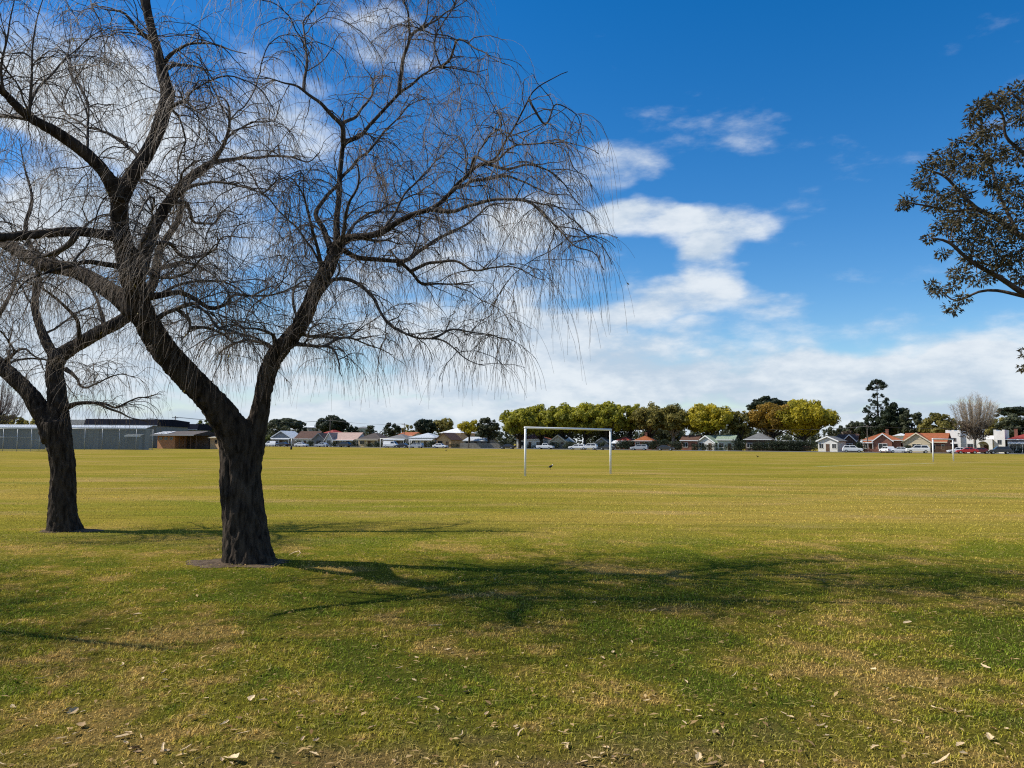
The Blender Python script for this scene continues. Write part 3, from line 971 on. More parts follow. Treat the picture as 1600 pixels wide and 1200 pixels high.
# two more of the row stand out of the picture on the left; their shade lies on the grass
for loc, rz, sc_, lb in (((-26.5, 25.5, 0), 1.9, 1.0, 'bare willow outside the left edge, farther off, whose shade reaches the lawn'),
                         ((-11.4, 9.0, 0), 2.7, 0.85, 'bare willow outside the left edge, nearer, whose shade mottles the lawn')):
    c = copy_tree(w2)
    c.location = loc; c.rotation_euler = (0, 0, rz); c.scale = (sc_,) * 3
    c['label'] = lb

# ------------------------------------------------------------------ gum tree at the right edge
YG = 9.6
DEPTH = 1.0
gbase = ground(2060, YG + 0.6)
gum = empty('gum_tree', gbase)
tag(gum, 'dark leafy gum tree leaning in from the right edge', 'tree')
GO = np.array(gbase)
gt = MB()
top = at(1950, 420, YG + .5)
trunk_pts = resample([(*gbase, .24), (*(at(2040, 850, YG + .6)), .19), (*(at(2000, 620, YG + .55)), .16), (*top, .13), (*at(1930, 200, YG + .4), .09), (*at(1890, -40, YG), .05), (*at(1900, -200, YG), .02)], 0.12)
trunk_pts[0, 2] = -0.05
gt.tube(trunk_pts[:, :3] - GO, trunk_pts[:, 3], 16)
link('trunk', gt.mesh('trunk'), MT['gumbark'], gum, True)
glimbs = [
    ([(1960, 500, 11), (1850, 490, 9), (1720, 480, 7), (1640, 470, 5.5), (1600, 458, 4.6), (1567, 437, 4), (1517, 408, 3.2), (1483, 379, 2.4), (1455, 372, 1.2)], .5, -.5),
    ([(1640, 470, 4), (1600, 463, 3), (1558, 454, 2.4), (1529, 456, 2), (1495, 470, 1.4), (1470, 455, 1)], -.2, .2),
    ([(1955, 460, 10), (1800, 430, 8), (1680, 400, 6), (1600, 371, 4.6), (1558, 342, 4), (1525, 325, 3.4), (1496, 296, 2.6), (1475, 275, 2), (1440, 262, 1)], .5, .2),
    ([(1525, 325, 2.4), (1490, 330, 2), (1450, 322, 1.5), (1415, 316, 1)], .2, -.3),
    ([(1940, 320, 8), (1800, 300, 6), (1680, 270, 5), (1610, 245, 3.6), (1592, 233, 3), (1571, 212, 2.4), (1567, 180, 2), (1545, 160, 1.2)], .5, 0),
    ([(1680, 270, 4), (1640, 200, 3.2), (1605, 165, 2.4), (1580, 145, 1.4)], .2, -.3),
    ([(1590, 366, 3), (1560, 300, 2.4), (1545, 250, 2), (1520, 225, 1.5), (1498, 222, 1)], 0, .5),
    ([(1935, 260, 8), (1850, 120, 6), (1760, 20, 4), (1690, -60, 2)], .5, -.6),
    ([(1940, 350, 8), (2050, 220, 6), (2150, 140, 4), (2220, 60, 2)], .4, .8),
    ([(1950, 450, 8), (2080, 400, 6), (2190, 380, 4), (2300, 360, 2)], .5, -.5),
    ([(1960, 500, 7), (1850, 540, 5), (1740, 560, 3.5), (1660, 545, 2.4), (1612, 550, 1.2)], .5, .9),
]
gl = [limb(p, YG, a, b) for p, a, b in glimbs]
for q in gl:
    b = MB(); b.tube(q[:, :3] - GO, q[:, 3], 8)
    link('branch', b.mesh('branch'), MT['gumbark'], gum, True)
gcl = [(1585, 150, 26), (1552, 160, 20), (1530, 172, 18), (1598, 180, 26), (1520, 190, 12), (1545, 205, 22), (1530, 215, 16), (1496, 221, 9), (1550, 240, 20), (1590, 240, 30),
       (1512, 238, 14), (1475, 248, 22), (1448, 262, 13), (1500, 262, 24), (1445, 285, 20), (1420, 312, 13), (1410, 322, 8), (1530, 262, 20), (1560, 285, 26), (1590, 300, 32), (1465, 318, 24),
       (1496, 305, 22), (1500, 338, 24), (1538, 345, 22), (1590, 345, 34), (1478, 352, 20), (1452, 372, 11), (1510, 372, 22), (1548, 375, 28), (1590, 395, 34), (1474, 396, 12),
       (1520, 402, 20), (1560, 410, 22), (1498, 428, 16), (1528, 437, 15), (1550, 432, 14), (1488, 482, 13), (1466, 455, 11), (1505, 466, 10), (1490, 448, 10), (1600, 430, 18), (1456, 446, 8), (1604, 552, 11), (1600, 575, 7)]
rg = random.Random(5)
for _ in range(120):                      # the rest of the crown, outside the picture
    a = rg.uniform(0, 6.28); q = math.sqrt(rg.random())
    x, y = 1930 + 340 * q * math.cos(a), 230 + 330 * q * math.sin(a)
    if x > 1640:
        gcl.append((x, y, rg.uniform(25, 42)))
lv, lf, lt, twl = [], [], [], []
gpts = np.concatenate([q[len(q) // 4:, :3] for q in gl])
for (x, y, r_) in gcl:
    inside = x < 1640
    for rep in range(1 if r_ < 16 else 2):
        c = np.array(at(x, y, YG + rg.uniform(-.7, .9)))
        rad = r_ * YG / F * 0.96
        i = np.argmin(np.linalg.norm(gpts - c, axis=1))
        sp_ = resample([(*gpts[i], .008), (*(gpts[i] * .5 + c * .5 + np.array([0, 0, .05])), .006), (*c, .003)], 0.08)
        if np.linalg.norm(gpts[i] - c) < .33:
            twl.append(sp_)
        nl = int((22 + 130 * (rad / .25) ** 1.5) * (1.85 if inside else 0.5))
        for _ in range(nl):
            o_ = RNG.normal(size=3); o_ = o_ / np.linalg.norm(o_) * rad * RNG.random() ** .45 * np.array([1.1, 1.1, .8])
            p = c + o_
            a = unit(unit(o_) * .7 + RNG.normal(size=3) * .5 + np.array([0, 0, -.28])) * RNG.uniform(.042, .078)
            b = unit(np.cross(a, RNG.normal(size=3))) * RNG.uniform(.008, .0135)
            nn = np.cross(unit(a), unit(b)) * .006
            k = len(lv)
            lv += [p - GO, p + a * .4 + b + nn - GO, p + a - GO, p + a * .4 - b + nn - GO]
            lf.append((k, k + 1, k + 2, k + 3)); tt = RNG.random(); lt += [tt] * 4
link('leaves', np_mesh('leaves', np.array(lv), np.array(lf), attrs={'tint': lt}), MT['gumleaf'], gum)['kind'] = 'stuff'
tb = MB()
for q in twl:
    tb.tube(q[:, :3] - GO, q[:, 3], 4, cap=False)
link('twigs', tb.mesh('twigs'), MT['gumbark'], gum)['kind'] = 'stuff'


# ------------------------------------------------------------------ goals, post, fences, poles
def goal(lab, a, b, ytop, grp='football goals on the field', rad=0.06, post_top=None):
    """a, b: photo foot of each post (column, row)"""
    A, B = gpix(*a), gpix(*b)
    g = empty('football_goal', (A + B) * .5)
    tag(g, lab, 'goal', grp)
    o_ = (A + B) * .5
    h = 2.44
    for P in (A, B):
        m = MB(); q = P - o_
        m.cyl((q.x, q.y, -0.05), (q.x, q.y, h), rad, 14)
        m.build('post', MT['whitepaint'], g, True)
    d = (B - A).normalized() * rad
    m = MB(); m.cyl(tuple(A - o_ - d + Vector((0, 0, h))), tuple(B - o_ + d + Vector((0, 0, h))), rad, 14)
    m.build('crossbar', MT['whitepaint'], g, True)
    return g


goal('white goal frame without net, closest one, right of the willow', (820.5, 744), (954, 740.5), 672, rad=0.056)
goal('white goal frame at the far right of the field', (1458.5, 721.5), (1490, 720.5), 686, rad=0.075)
goal('distant small goal frame in front of the houses, left half', (594, 703.2), (640, 703.6), 684, rad=0.06)

P = gpix(455, 702.5)
pp = empty('padded_post', P)
tag(pp, 'lone grey post with black padding at its foot, far across the field', 'post')
m = MB(); m.cyl((0, 0, -.05), (0, 0, 2.3), .07, 10); m.build('post', MT['galv'], pp, True)
m = MB(); m.cyl((0, 0, 0), (0, 0, .75), .2, 12); m.build('padding', MT['pad'], pp, True)


# ------------------------------------------------------------------ birds
def bird(lab, px, py, size, rz, magpie=True):
    P = gpix(px, py)
    m = MB()
    st = [(-.26, .13, .004), (-.20, .145, .012), (-.12, .165, .022), (-.08, .175, .045), (-.02, .19, .062), (.05, .205, .062), (.10, .23, .046), (.135, .262, .034), (.155, .285, .034), (.178, .29, .026), (.195, .288, .012), (.22, .285, .006), (.245, .278, .002)]
    n = 10; base = 0
    for (x, z, r_) in st:
        for k in range(n):
            a = 2 * math.pi * k / n
            m.v.append((x, r_ * math.cos(a) * (1.0 if x > -.1 else 1.5), z + r_ * math.sin(a) * (1.05 if x > -.1 else .5)))
    for i in range(len(st) - 1):
        for k in range(n):
            m.f.append((i * n + k, i * n + (k + 1) % n, i * n + n + (k + 1) % n, i * n + n + k))
            up_ = 1 < k < 4
            x = st[i][0]
            white = magpie and (0.09 < x < .15 and k in (1, 2, 3))
            m.m.append(1 if white else (2 if x > .19 else 0))
    m.f.append(tuple(range(n))); m.m.append(0)
    for s_ in (-.03, .03):
        m.tube([(0.01, s_, .16), (-.005, s_, .10), (0.005, s_, .0)], [.012, .006, .004], 5)
        m.tube([(-.02, s_, .004), (.045, s_, .004)], .004, 4)
    o = m.build('bird', [MT['black'], MT['white'], MT['beak']], smooth=True)
    o.location = P; o.rotation_euler = (0, 0, rz); o.scale = (size,) * 3
    tag(o, lab, 'bird', 'birds on the field')


bird('black and white magpie standing on the grass inside the near goal', 860, 734, 1.05, 0.5)
bird('small dark bird on the field beyond the near goal, seen right of its middle', 932, 704.8, 1.2, 2.8, False)
bird('small dark bird on the far grass left of the near goal', 697, 705.5, 1.2, 0.2, False)
bird('small dark bird on the field below the green roofed houses', 1184, 715.5, 1.0, 3.0, False)


# ------------------------------------------------------------------ background trees
LEAF = {
    'jac': mat_leaf('yellowing_leaf', (0.11, 0.13, 0.018), (0.54, 0.49, 0.05), .5),
    'jacy': mat_leaf('yellow_leaf', (0.16, 0.155, 0.016), (0.66, 0.53, 0.035), .48),
    'olive': mat_leaf('olive_leaf', (0.10, 0.098, 0.026), (0.38, 0.32, 0.085), .5),
    'rust': mat_leaf('rusty_leaf', (0.13, 0.095, 0.018), (0.46, 0.28, 0.04), .48),
    'dark': mat_leaf('dark_leaf', (0.012, 0.020, 0.010), (0.045, 0.060, 0.028)),
    'gum': mat_leaf('grey_green_leaf', (0.03, 0.038, 0.02), (0.11, 0.12, 0.06)),
    'green': mat_leaf('fresh_leaf', (0.05, 0.07, 0.015), (0.17, 0.18, 0.04)),
    'brown': mat_leaf('brown_leaf', (0.06, 0.042, 0.028), (0.17, 0.125, 0.085)),
}
rt = random.Random(99)


def leaf_cloud(cent, rad, per, size, rng, flat_=1.0):
    """small leaf-bunch faces round a set of puffs"""
    V, T = [], []
    for (c, r_, tn) in zip(cent, rad, rng.random(len(cent))):
        n = max(20, int(per * r_ * r_))
        d = rng.normal(size=(n, 3)); d /= np.linalg.norm(d, axis=1)[:, None]
        rr = r_ * (0.5 + 0.62 * rng.random(n) ** 0.7)
        d2 = d.copy(); d2[:, 2] *= 0.8 * flat_
        p = c + d2 * rr[:, None]
        nrm = d + rng.normal(size=(n, 3)) * 0.45
        nrm /= np.linalg.norm(nrm, axis=1)[:, None]
        a = np.cross(nrm, rng.normal(size=(n, 3))); a /= np.linalg.norm(a, axis=1)[:, None]
        b = np.cross(nrm, a)
        s_ = size * (0.55 + 0.9 * rng.random(n))[:, None]
        a, b = a * s_, b * s_ * 0.62
        bend = nrm * s_ * 0.25
        q = np.stack([p - a, p + b * .9 - bend * .2 - a * .2, p + a, p - b - bend * .3 + a * .15], 1)
        V.append(q.reshape(-1, 3))
        T.append(np.repeat(np.clip(tn * 0.55 + rng.random(n) * 0.45 , 0, 1), 4))
    V = np.concatenate(V); T = np.concatenate(T)
    return V, np.arange(len(V)).reshape(-1, 4), T


def bg_tree(name, label, x, D_, top, bottom, hw, leaf, group=None, style='round', fork=0.35, lobes=26, size=0.30, per=150, trunk=None, lean=0.0, bark='farbark', seed=None, depth=1.0):
    rng = np.random.default_rng(seed if seed is not None else rt.randrange(10 ** 6))
    base = ground(x, D_)
    H = zat(x, top, D_); zb = max(0.4, zat(x, bottom, D_)); Rr = hw * D_ / F
    root = empty(name, base)
    tag(root, label, 'tree', group)
    tr = trunk or max(0.12, 0.035 * H)
    ct = np.array([lean, 0, (H + zb) / 2]); hz = (H - zb) / 2
    cent, rad = [], []
    for _ in range(int(lobes * 1.9)):
        d = rng.normal(size=3); d /= np.linalg.norm(d)
        if style == 'umbrella':
            d[2] = abs(d[2]) * 0.9 - 0.25
        if style == 'dome':
            d[2] = d[2] * 0.75 + 0.25
            d /= max(1, np.linalg.norm(d))
        q = (0.40 + 0.58 * rng.random() ** 0.55)
        lr = Rr * rng.uniform(0.12, 0.25) if style != 'umbrella' else Rr * rng.uniform(.12, .24)
        lr = min(lr, hz * 0.62)
        c = ct + d * np.array([max(0.2, Rr - lr * .8), max(.2, Rr * depth - lr * .8), max(0.15, hz - lr * .7)]) * q / 0.95
        cent.append(c); rad.append(lr)
    V, Fq, T = leaf_cloud(np.array(cent), rad, per, size, rng, 0.45 if style == 'umbrella' else 1.0)
    cr = link('crown', np_mesh('crown', V, Fq, attrs={'tint': T}), LEAF[leaf], root)
    m = MB()
    zf = max(0.6, zb + (H - zb) * 0.12 if style != 'umbrella' else zb * fork + .5)
    zf = min(zf, H * 0.5)
    m.tube([(0, 0, -.1), (0, 0, .3), (lean * .2, 0, zf * .6), (lean * .4, 0, zf), (lean * .7, 0, H * .62)], [tr * 1.5, tr * 1.1, tr, tr * .85, tr * .3], 9)
    for c in cent[:14]:
        s_ = np.array([lean * .35, 0, zf * rng.uniform(.75, 1.1)])
        mid = s_ * .45 + c * .55 + np.array([0, 0, -.06 * H])
        m.tube([s_, mid, c], [tr * .5, tr * .28, tr * .1], 6)
    m.build('trunk', MT[bark], root, True)
    return root


GR = 'yellowing shade trees along the far street'
HY = house_y
row = [(812, 232, 632, 694, 36, 'jac', 'leftmost broad yellow-green tree of the street row, behind the near goal\'s left post'),
       (846, 231, 629, 694, 33, 'jac', 'second tree from the left of the street row, yellow-green'),
       (880, 231, 627, 694, 34, 'jac', 'third tree from the left of the street row, above the goal crossbar'),
       (914, 230, 627, 694, 34, 'jac', 'fourth tree from the left of the street row, behind the middle of the near goal'),
       (950, 229, 625, 694, 35, 'jac', 'fifth tree of the street row, tall, over the near goal\'s right post'),
       (984, 230, 626, 690, 25, 'jac', 'narrower yellow-green tree just right of the near goal'),
       (1014, 226, 627, 689, 31, 'olive', 'olive tree with thin crown, second right of the near goal'),
       (1052, 224, 629, 689, 32, 'olive', 'brownish olive tree with pale trunk in the street row'),
       (1106, 222, 629, 690, 43, 'jacy', 'bright yellow tree with open spreading limbs in front of green roofs'),
       (1157, 221, 639, 693, 22, 'olive', 'thin olive tree between the yellow trees')]
for (x, d_, tp, bt, hw, lf_, lb) in row:
    bg_tree('street_tree', lb, x, d_, tp, bt, hw, lf_, GR, 'dome', lobes=48, per=62 if lf_ in ('gum', 'olive') else 74, size=.36, bark='palebark' if x in (1052,) else 'farbark')
bg_tree('street_tree', 'rusty orange-olive tree at the left of the biggest yellow tree', 1209, 219, 628, 688, 41, 'rust', GR, 'dome', lobes=38, per=90, size=.34)
bg_tree('street_tree', 'biggest domed yellow-green tree, rightmost of the row', 1256, 215, 624, 692, 52, 'jacy', GR, 'dome', lobes=60, per=85, size=.34)
bg_tree('street_tree', 'small bright yellow-green tree beside a dark round one', 733, 238, 655, 684, 20, 'jacy', GR, 'dome', lobes=22, per=110)
bg_tree('street_tree', 'dark round grey-green tree left of the yellow row', 763, 238, 649, 688, 20, 'gum', None, 'round', lobes=30, per=160)
bt_ = [
    ('gum_tree', 'tall umbrella-crowned gum rising behind the rusty tree', 1203, 290, 608, 660, 36, 'dark', 'umbrella', 24, 70),
    ('background_tree', 'light olive tree behind the brick toilet block', 319, 200, 656, 684, 17, 'green', 'round', 18, 80),
    ('background_tree', 'dark spreading gum just right of the big willow trunk', 444, 330, 645, 684, 33, 'gum', 'umbrella', 34, 60),
    ('background_tree', 'dark low gum crown filling under the spreading gum', 432, 320, 656, 690, 22, 'gum', 'round', 22, 80),
    ('background_tree', 'big dark round evergreen behind the red roof', 517, 315, 648, 680, 27, 'dark', 'round', 34, 110),
    ('background_tree', 'small dark tree left of the big dark evergreen', 470, 325, 657, 683, 10, 'dark', 'round', 12, 110),
    ('background_tree', 'small dark tree right of the big dark evergreen', 550, 315, 662, 684, 10, 'dark', 'round', 12, 110),
    ('background_tree', 'sparse dark tree above the brown roofed house', 578, 310, 660, 684, 11, 'gum', 'umbrella', 14, 90),
    ('background_tree', 'dark pointed tree above the grey roofed house', 612, 300, 658, 683, 14, 'dark', 'round', 18, 100),
    ('background_tree', 'low olive tree between two dark trees above the blue-grey roof', 637, 300, 664, 684, 12, 'olive', 'round', 14, 100),
    ('background_tree', 'broad dark tree above the pale blue roof', 662, 295, 654, 682, 21, 'dark', 'round', 26, 110),
    ('background_tree', 'olive-brown tree above the cream two storey building', 694, 300, 651, 684, 20, 'olive', 'round', 26, 90),
    ('background_tree', 'dark tree behind the shed roofs at the left edge', 12, 210, 646, 680, 26, 'olive', 'round', 22, 90),
    ('background_tree', 'smaller dark tree behind the shed roofs, left of the curved willow', 52, 210, 650, 680, 16, 'olive', 'round', 16, 90),
    ('background_tree', 'dark round tree behind the small white cottage', 1337, 260, 657, 690, 21, 'gum', 'round', 26, 100),
    ('background_tree', 'thin brownish tree beside the brown gable', 1327, 222, 672, 692, 15, 'brown', 'round', 18, 70),
    ('background_tree', 'dark tree at the foot of the tall pine, left side', 1362, 250, 648, 688, 17, 'dark', 'round', 22, 110),
    ('background_tree', 'dark dense pine mass right of the tall pine', 1396, 245, 629, 686, 27, 'dark', 'round', 40, 100),
    ('background_tree', 'dark sloping tree right of the pine mass', 1425, 240, 641, 686, 22, 'gum', 'round', 30, 100),
    ('background_tree', 'olive-brown broad tree above the cream gabled house', 1466, 235, 645, 690, 27, 'olive', 'round', 34, 90),
    ('background_tree', 'dark olive tree behind the white house, left of the bare tree', 1497, 240, 655, 692, 18, 'olive', 'round', 22, 90),
    ('background_tree', 'dark umbrella-shaped tree at the right edge', 1588, 260, 627, 665, 32, 'dark', 'umbrella', 30, 70),
    ('background_tree', 'dense olive tree under the umbrella tree at the right edge', 1585, 232, 646, 700, 30, 'gum', 'round', 38, 90),
    ('background_tree', 'olive tree right of the white house', 1560, 238, 650, 698, 22, 'olive', 'round', 26, 90),
    ('background_tree', 'small dark tree in front of the brown roofed house', 496, 264, 682, 697, 8, 'dark', 'round', 12, 160),
    ('background_tree', 'round dark tree at the right of the grey gable', 512, 263, 683, 697, 8, 'dark', 'round', 12, 160),
    ('background_tree', 'little green tree beside the big willow trunk', 416, 262, 678, 696, 10, 'green', 'round', 14, 130),
    ('background_tree', 'low dark tree filling the gap right of the biggest yellow tree', 1305, 250, 661, 692, 14, 'gum', 'round', 16, 100),
    ('background_tree', 'dark tree behind the street row, left part', 868, 262, 650, 694, 40, 'dark', 'round', 30, 60),
    ('background_tree', 'dark tree behind the street row, middle part', 945, 262, 652, 694, 38, 'dark', 'round', 30, 60),
    ('background_tree', 'dark tree behind the olive trees of the row', 1035, 255, 660, 694, 34, 'gum', 'round', 28, 60),
    ('background_tree', 'dark tree behind the thin olive tree', 1150, 255, 662, 694, 26, 'gum', 'round', 24, 60),
]
for (nm, lb, x, d_, tp, bt, hw, lf_, st, lo, pe) in bt_:
    bg_tree(nm, lb, x, d_, tp, bt, hw, lf_, 'trees behind the houses', st, lobes=lo, per=pe * .8, size=.4)

# far wooded belt behind the roofs, one mass
cs, rs = [], []
rw = np.random.default_rng(77)
for x in np.arange(380, 1660, 7.0):
    d_ = 330 + rw.uniform(-15, 30)
    tp = 674 + 3.5 * math.sin(x * .021) + 2.5 * math.sin(x * .067) + rw.uniform(-3, 3)
    g_ = ground(x, d_); zt_ = zat(x, tp, d_)
    for k in range(4):
        cs.append(np.array([g_.x + rw.uniform(-1.5, 1.5), g_.y + rw.uniform(-5, 5), zt_ * (k + .55) / 4])); rs.append(rw.uniform(1.3, 2.3))
V, Fq, T = leaf_cloud(np.array(cs), rs, 13, .62, rw)
V[:, 2] = np.maximum(V[:, 2], .05)
tag(link('far_trees', np_mesh('far_trees', V, Fq, attrs={'tint': T}), LEAF['gum']), 'far dark belt of trees behind the roofs', 'trees', kind='stuff')

# the tall hoop pine: bare mast, tufted whorls
xh, Dh = 1373, 250
pb = ground(xh, Dh)
hp = empty('pine_tree', pb)
tag(hp, 'tall thin pine with tufted top and bare mast, above the orange roof', 'tree')
Hp = zat(xh, 594, Dh)
m = MB(); m.tube([(0, 0, 0), (0.1, 0, Hp * .5), (0, 0, Hp * .985)], [.45, .3, .06], 8)
cent, rad = [], []
rp_ = random.Random(4)
for z, reach, k in ((.99, .3, 1), (.965, 1.2, 5), (.935, 1.7, 7), (.90, 2.3, 8), (.87, 2.4, 5), (.80, 2.0, 3), (.765, 2.5, 4), (.71, 2.8, 5), (.67, 3.0, 6), (.63, 3.3, 7), (.59, 3.5, 7), (.55, 3.7, 8), (.50, 4.0, 8), (.44, 4.3, 8), (.38, 4.4, 6), (.3, 4.5, 6), (.22, 4.6, 6)):
    for j in range(k):
        a = rp_.uniform(0, 6.28); q = reach * rp_.uniform(.8, 1.1)
        e = (q * math.cos(a), q * math.sin(a), Hp * z + rp_.uniform(.0, .5))
        m.tube([(0, 0, Hp * z - .4), (e[0] * .5, e[1] * .5, Hp * z - .25), e], [.07, .05, .03], 4)
        cent.append(np.array(e)); rad.append(rp_.uniform(.42, .75) if z < .85 else rp_.uniform(.55, .9))
m.build('trunk', MT['farbark'], hp, True)
V, Fq, T = leaf_cloud(np.array(cent), rad, 190, .2, np.random.default_rng(8))
link('crown', np_mesh('crown', V, Fq, attrs={'tint': T}), LEAF['dark'], hp)


# bare trees far off
def bare_tree(lab, x, d_, top, hw, fan, nb, col, ivy=None, z0=.25, seed=1):
    rb = random.Random(seed)
    base = ground(x, d_); H = zat(x, top, d_); W = hw * d_ / F
    root = empty('bare_tree', base)
    tag(root, lab, 'tree')
    m = MB(); m.tube([(0, 0, -.1), (0, 0, H * z0), (0.05, 0, H * .5)], [.34, .26, .14], 8)
    Ps, Rs = [], []
    for _ in range(nb):
        a = rb.uniform(0, 6.28); q = math.sqrt(rb.random())
        e = Vector((W * q * math.cos(a), W * q * math.sin(a), H * (1 - fan * q * q * rb.uniform(.7, 1.1)) - rb.random() * H * .08))
        s_ = Vector((0, 0, H * rb.uniform(z0 * .7, z0 * 1.5)))
        mid = s_.lerp(e, .5) + Vector((e.x * .22, e.y * .22, -H * .05))
        m.tube([s_, mid, e.lerp(mid, .15)], [.06, .036, .014], 5, cap=False)
        for _ in range(30):
            t = rb.uniform(.35, 1.0)
            p = (s_.lerp(mid, t * 2) if t < .5 else mid.lerp(e, t * 2 - 1))
            d = (e - s_).normalized() + Vector((rb.gauss(0, .7), rb.gauss(0, .7), rb.gauss(.1, .45)))
            d.normalize(); ln = rb.uniform(.4, 1.3)
            Ps.append([tuple(p), tuple(p + d * ln * .5), tuple(p + d * ln + Vector((0, 0, .08)))]); Rs.append([.02, .015, .008])
    m.build('trunk', MT['palebark' if col == 'pale' else 'farbark'], root, True)
    V, q = tubes(np.array(Ps), np.array(Rs), 3)
    link('twigs', np_mesh('twigs', V, q), BT[col], root)['kind'] = 'stuff'
    if ivy:
        cs, rs = [], []
        for _ in range(34):
            a = rb.uniform(0, 6.28); q = rb.random() ** .5
            cs.append(np.array([ivy[0] * q * math.cos(a), ivy[0] * q * math.sin(a), rb.uniform(ivy[1], ivy[2]) * H])); rs.append(rb.uniform(.7, 1.2))
        V, Fq, T = leaf_cloud(np.array(cs), rs, 45, .24, np.random.default_rng(seed))
        link('crown', np_mesh('crown', V, Fq, attrs={'tint': T}), LEAF['brown'], root)


BT = {'pale': mat('pale_twig', (0.30, 0.23, 0.15), .8, var=.3, scale=.7), 'pink': mat('pinkish_twig', (0.20, 0.13, 0.10), .8, var=.3, scale=.7)}
bare_tree('tall bare fan-shaped tree in front of the white parapet house', 1524, 186, 613, 35, .30, 150, 'pale', (3.0, .26, .52), .30, 3)
bare_tree('pinkish bare tree at the very left edge behind the sheds', -6, 170, 588, 40, .5, 110, 'pink', None, .3, 5)

# ------------------------------------------------------------------ buildings
W = {
    'white': mat_wave('white_weatherboard', (0.70, 0.70, 0.68), (0.55, 0.55, 0.54), 5, 'Z', .6, .02, .05, .5),
    'render': mat('white_render', (0.74, 0.73, 0.70), .8, var=.06, scale=1.2),
    'cream': mat_wave('cream_weatherboard', (0.62, 0.52, 0.36), (0.48, 0.40, 0.28), 5, 'Z', .6, .02, .06, .5),
    'apricot': mat('apricot_render', (0.60, 0.40, 0.24), .8, var=.08, scale=1.2),
    'grey': mat_wave('grey_weatherboard', (0.26, 0.27, 0.28), (0.18, 0.19, 0.20), 5, 'Z', .6, .02, .08, .5),
    'brick': mat_wave('red_brick', (0.26, 0.10, 0.065), (0.34, 0.24, 0.19), 7, 'Z', .85, .01, .3, .25),
    'orangebrick': mat_wave('orange_brick', (0.42, 0.19, 0.09), (0.45, 0.30, 0.2), 7, 'Z', .85, .01, .22, .25),
    'sandbrick': mat_wave('sandy_brick', (0.56, 0.36, 0.19), (0.5, 0.38, 0.26), 7, 'Z', .85, .01, .15, .25),
    'darkbrick': mat_wave('dark_brick', (0.10, 0.065, 0.05), (0.14, 0.11, 0.09), 7, 'Z', .85, .01, .3, .25),
    'sage': mat('sage_render', (0.46, 0.50, 0.42), .8, var=.06),
}
RF = {
    'orange': mat_wave('orange_tile', (0.40, 0.125, 0.045), (0.24, 0.075, 0.03), 6, 'Z', .75, .05, .25, .5),
    'red': mat_wave('red_tile', (0.34, 0.05, 0.035), (0.2, 0.03, 0.025), 6, 'Z', .7, .05, .2, .5),
    'brown': mat_wave('brown_tile', (0.13, 0.068, 0.046), (0.08, 0.042, 0.03), 6, 'Z', .8, .05, .25, .5),
    'greyt': mat_wave('grey_tile', (0.20, 0.20, 0.195), (0.12, 0.12, 0.12), 6, 'Z', .8, .05, .2, .5),
    'steel': mat_wave('pale_steel_roof', (0.62, 0.65, 0.67), (0.45, 0.48, 0.50), 6, 'X', .45, .03, .08, .4),
    'white': mat_wave('white_steel_roof', (0.80, 0.80, 0.79), (0.62, 0.62, 0.62), 6, 'X', .5, .03, .05, .3),
    'pink': mat_wave('faded_pink_tile', (0.56, 0.40, 0.33), (0.42, 0.28, 0.23), 6, 'Z', .8, .05, .15, .5),
    'green': mat_wave('pale_green_steel_roof', (0.34, 0.42, 0.31), (0.25, 0.32, 0.23), 6, 'X', .5, .03, .1, .4),
    'dbrown': mat_wave('grey_brown_tile', (0.10, 0.08, 0.068), (0.06, 0.05, 0.045), 6, 'Z', .8, .05, .25, .5),
}
TRIM = {'white': MT['whitepaint'], 'cream': mat('cream_trim', (0.66, 0.58, 0.42), .6), 'grey': mat('grey_trim', (0.25, 0.26, 0.27), .6), 'brown': mat('brown_trim', (0.10, 0.06, 0.04), .7)}


def gable_shell(root, x0, x1, y0, y1, ze, zr, axis, wm, rm, tm, oh=.45, wall=True, gable_m=None):
    """walls and a pitched roof; axis = direction of the ridge"""
    if wall:
        m = MB()
        if axis == 'y':
            xm = (x0 + x1) / 2
            m.prism([(x0, 0), (x1, 0), (x1, ze), (xm, zr), (x0, ze)], 'y', y0, y1)
        else:
            ym = (y0 + y1) / 2
            m.prism([(y0, 0), (y1, 0), (y1, ze), (ym, zr), (y0, ze)], 'x', x0, x1)
        m.build('wall', wm, root)
    t = .12
    if axis == 'y':
        xm, hw = (x0 + x1) / 2, (x1 - x0) / 2
        sl_ = (zr - ze) / hw
        r_ = MB()
        for s_ in (-1, 1):
            xe = xm + s_ * (hw + oh); z_e = ze - sl_ * oh
            prof = [(xm, zr + .02), (xe, z_e + .02), (xe, z_e + .02 + t), (xm, zr + .02 + t)]
            r_.prism(prof, 'y', y0 - oh, y1 + oh)
        rf = r_.build('roof', rm, root)
        b = MB()
        for s_ in (-1, 1):
            xe = xm + s_ * (hw + oh); z_e = ze - sl_ * oh
            b.prism([(xm, zr + t + .05), (xe, z_e + t + .05), (xe, z_e - .15), (xm, zr - .15)], 'y', y0 - oh - .06, y0 - oh - .005)
        b.build('bargeboard', tm, rf)
    else:
        ym, hw = (y0 + y1) / 2, (y1 - y0) / 2
        sl_ = (zr - ze) / hw
        r_ = MB()
        for s_ in (-1, 1):
            ye = ym + s_ * (hw + oh); z_e = ze - sl_ * oh
            r_.prism([(ym, zr + .02), (ye, z_e + .02), (ye, z_e + .02 + t), (ym, zr + .02 + t)], 'x', x0 - oh, x1 + oh)
        rf = r_.build('roof', rm, root)
        b = MB(); z_e = ze - sl_ * oh
        b.box((x0 - oh, y0 - oh - .09, z_e - .06), (x1 + oh, y0 - oh - .005, z_e + t + .05)); b.build('gutter', tm, rf)
    return rf


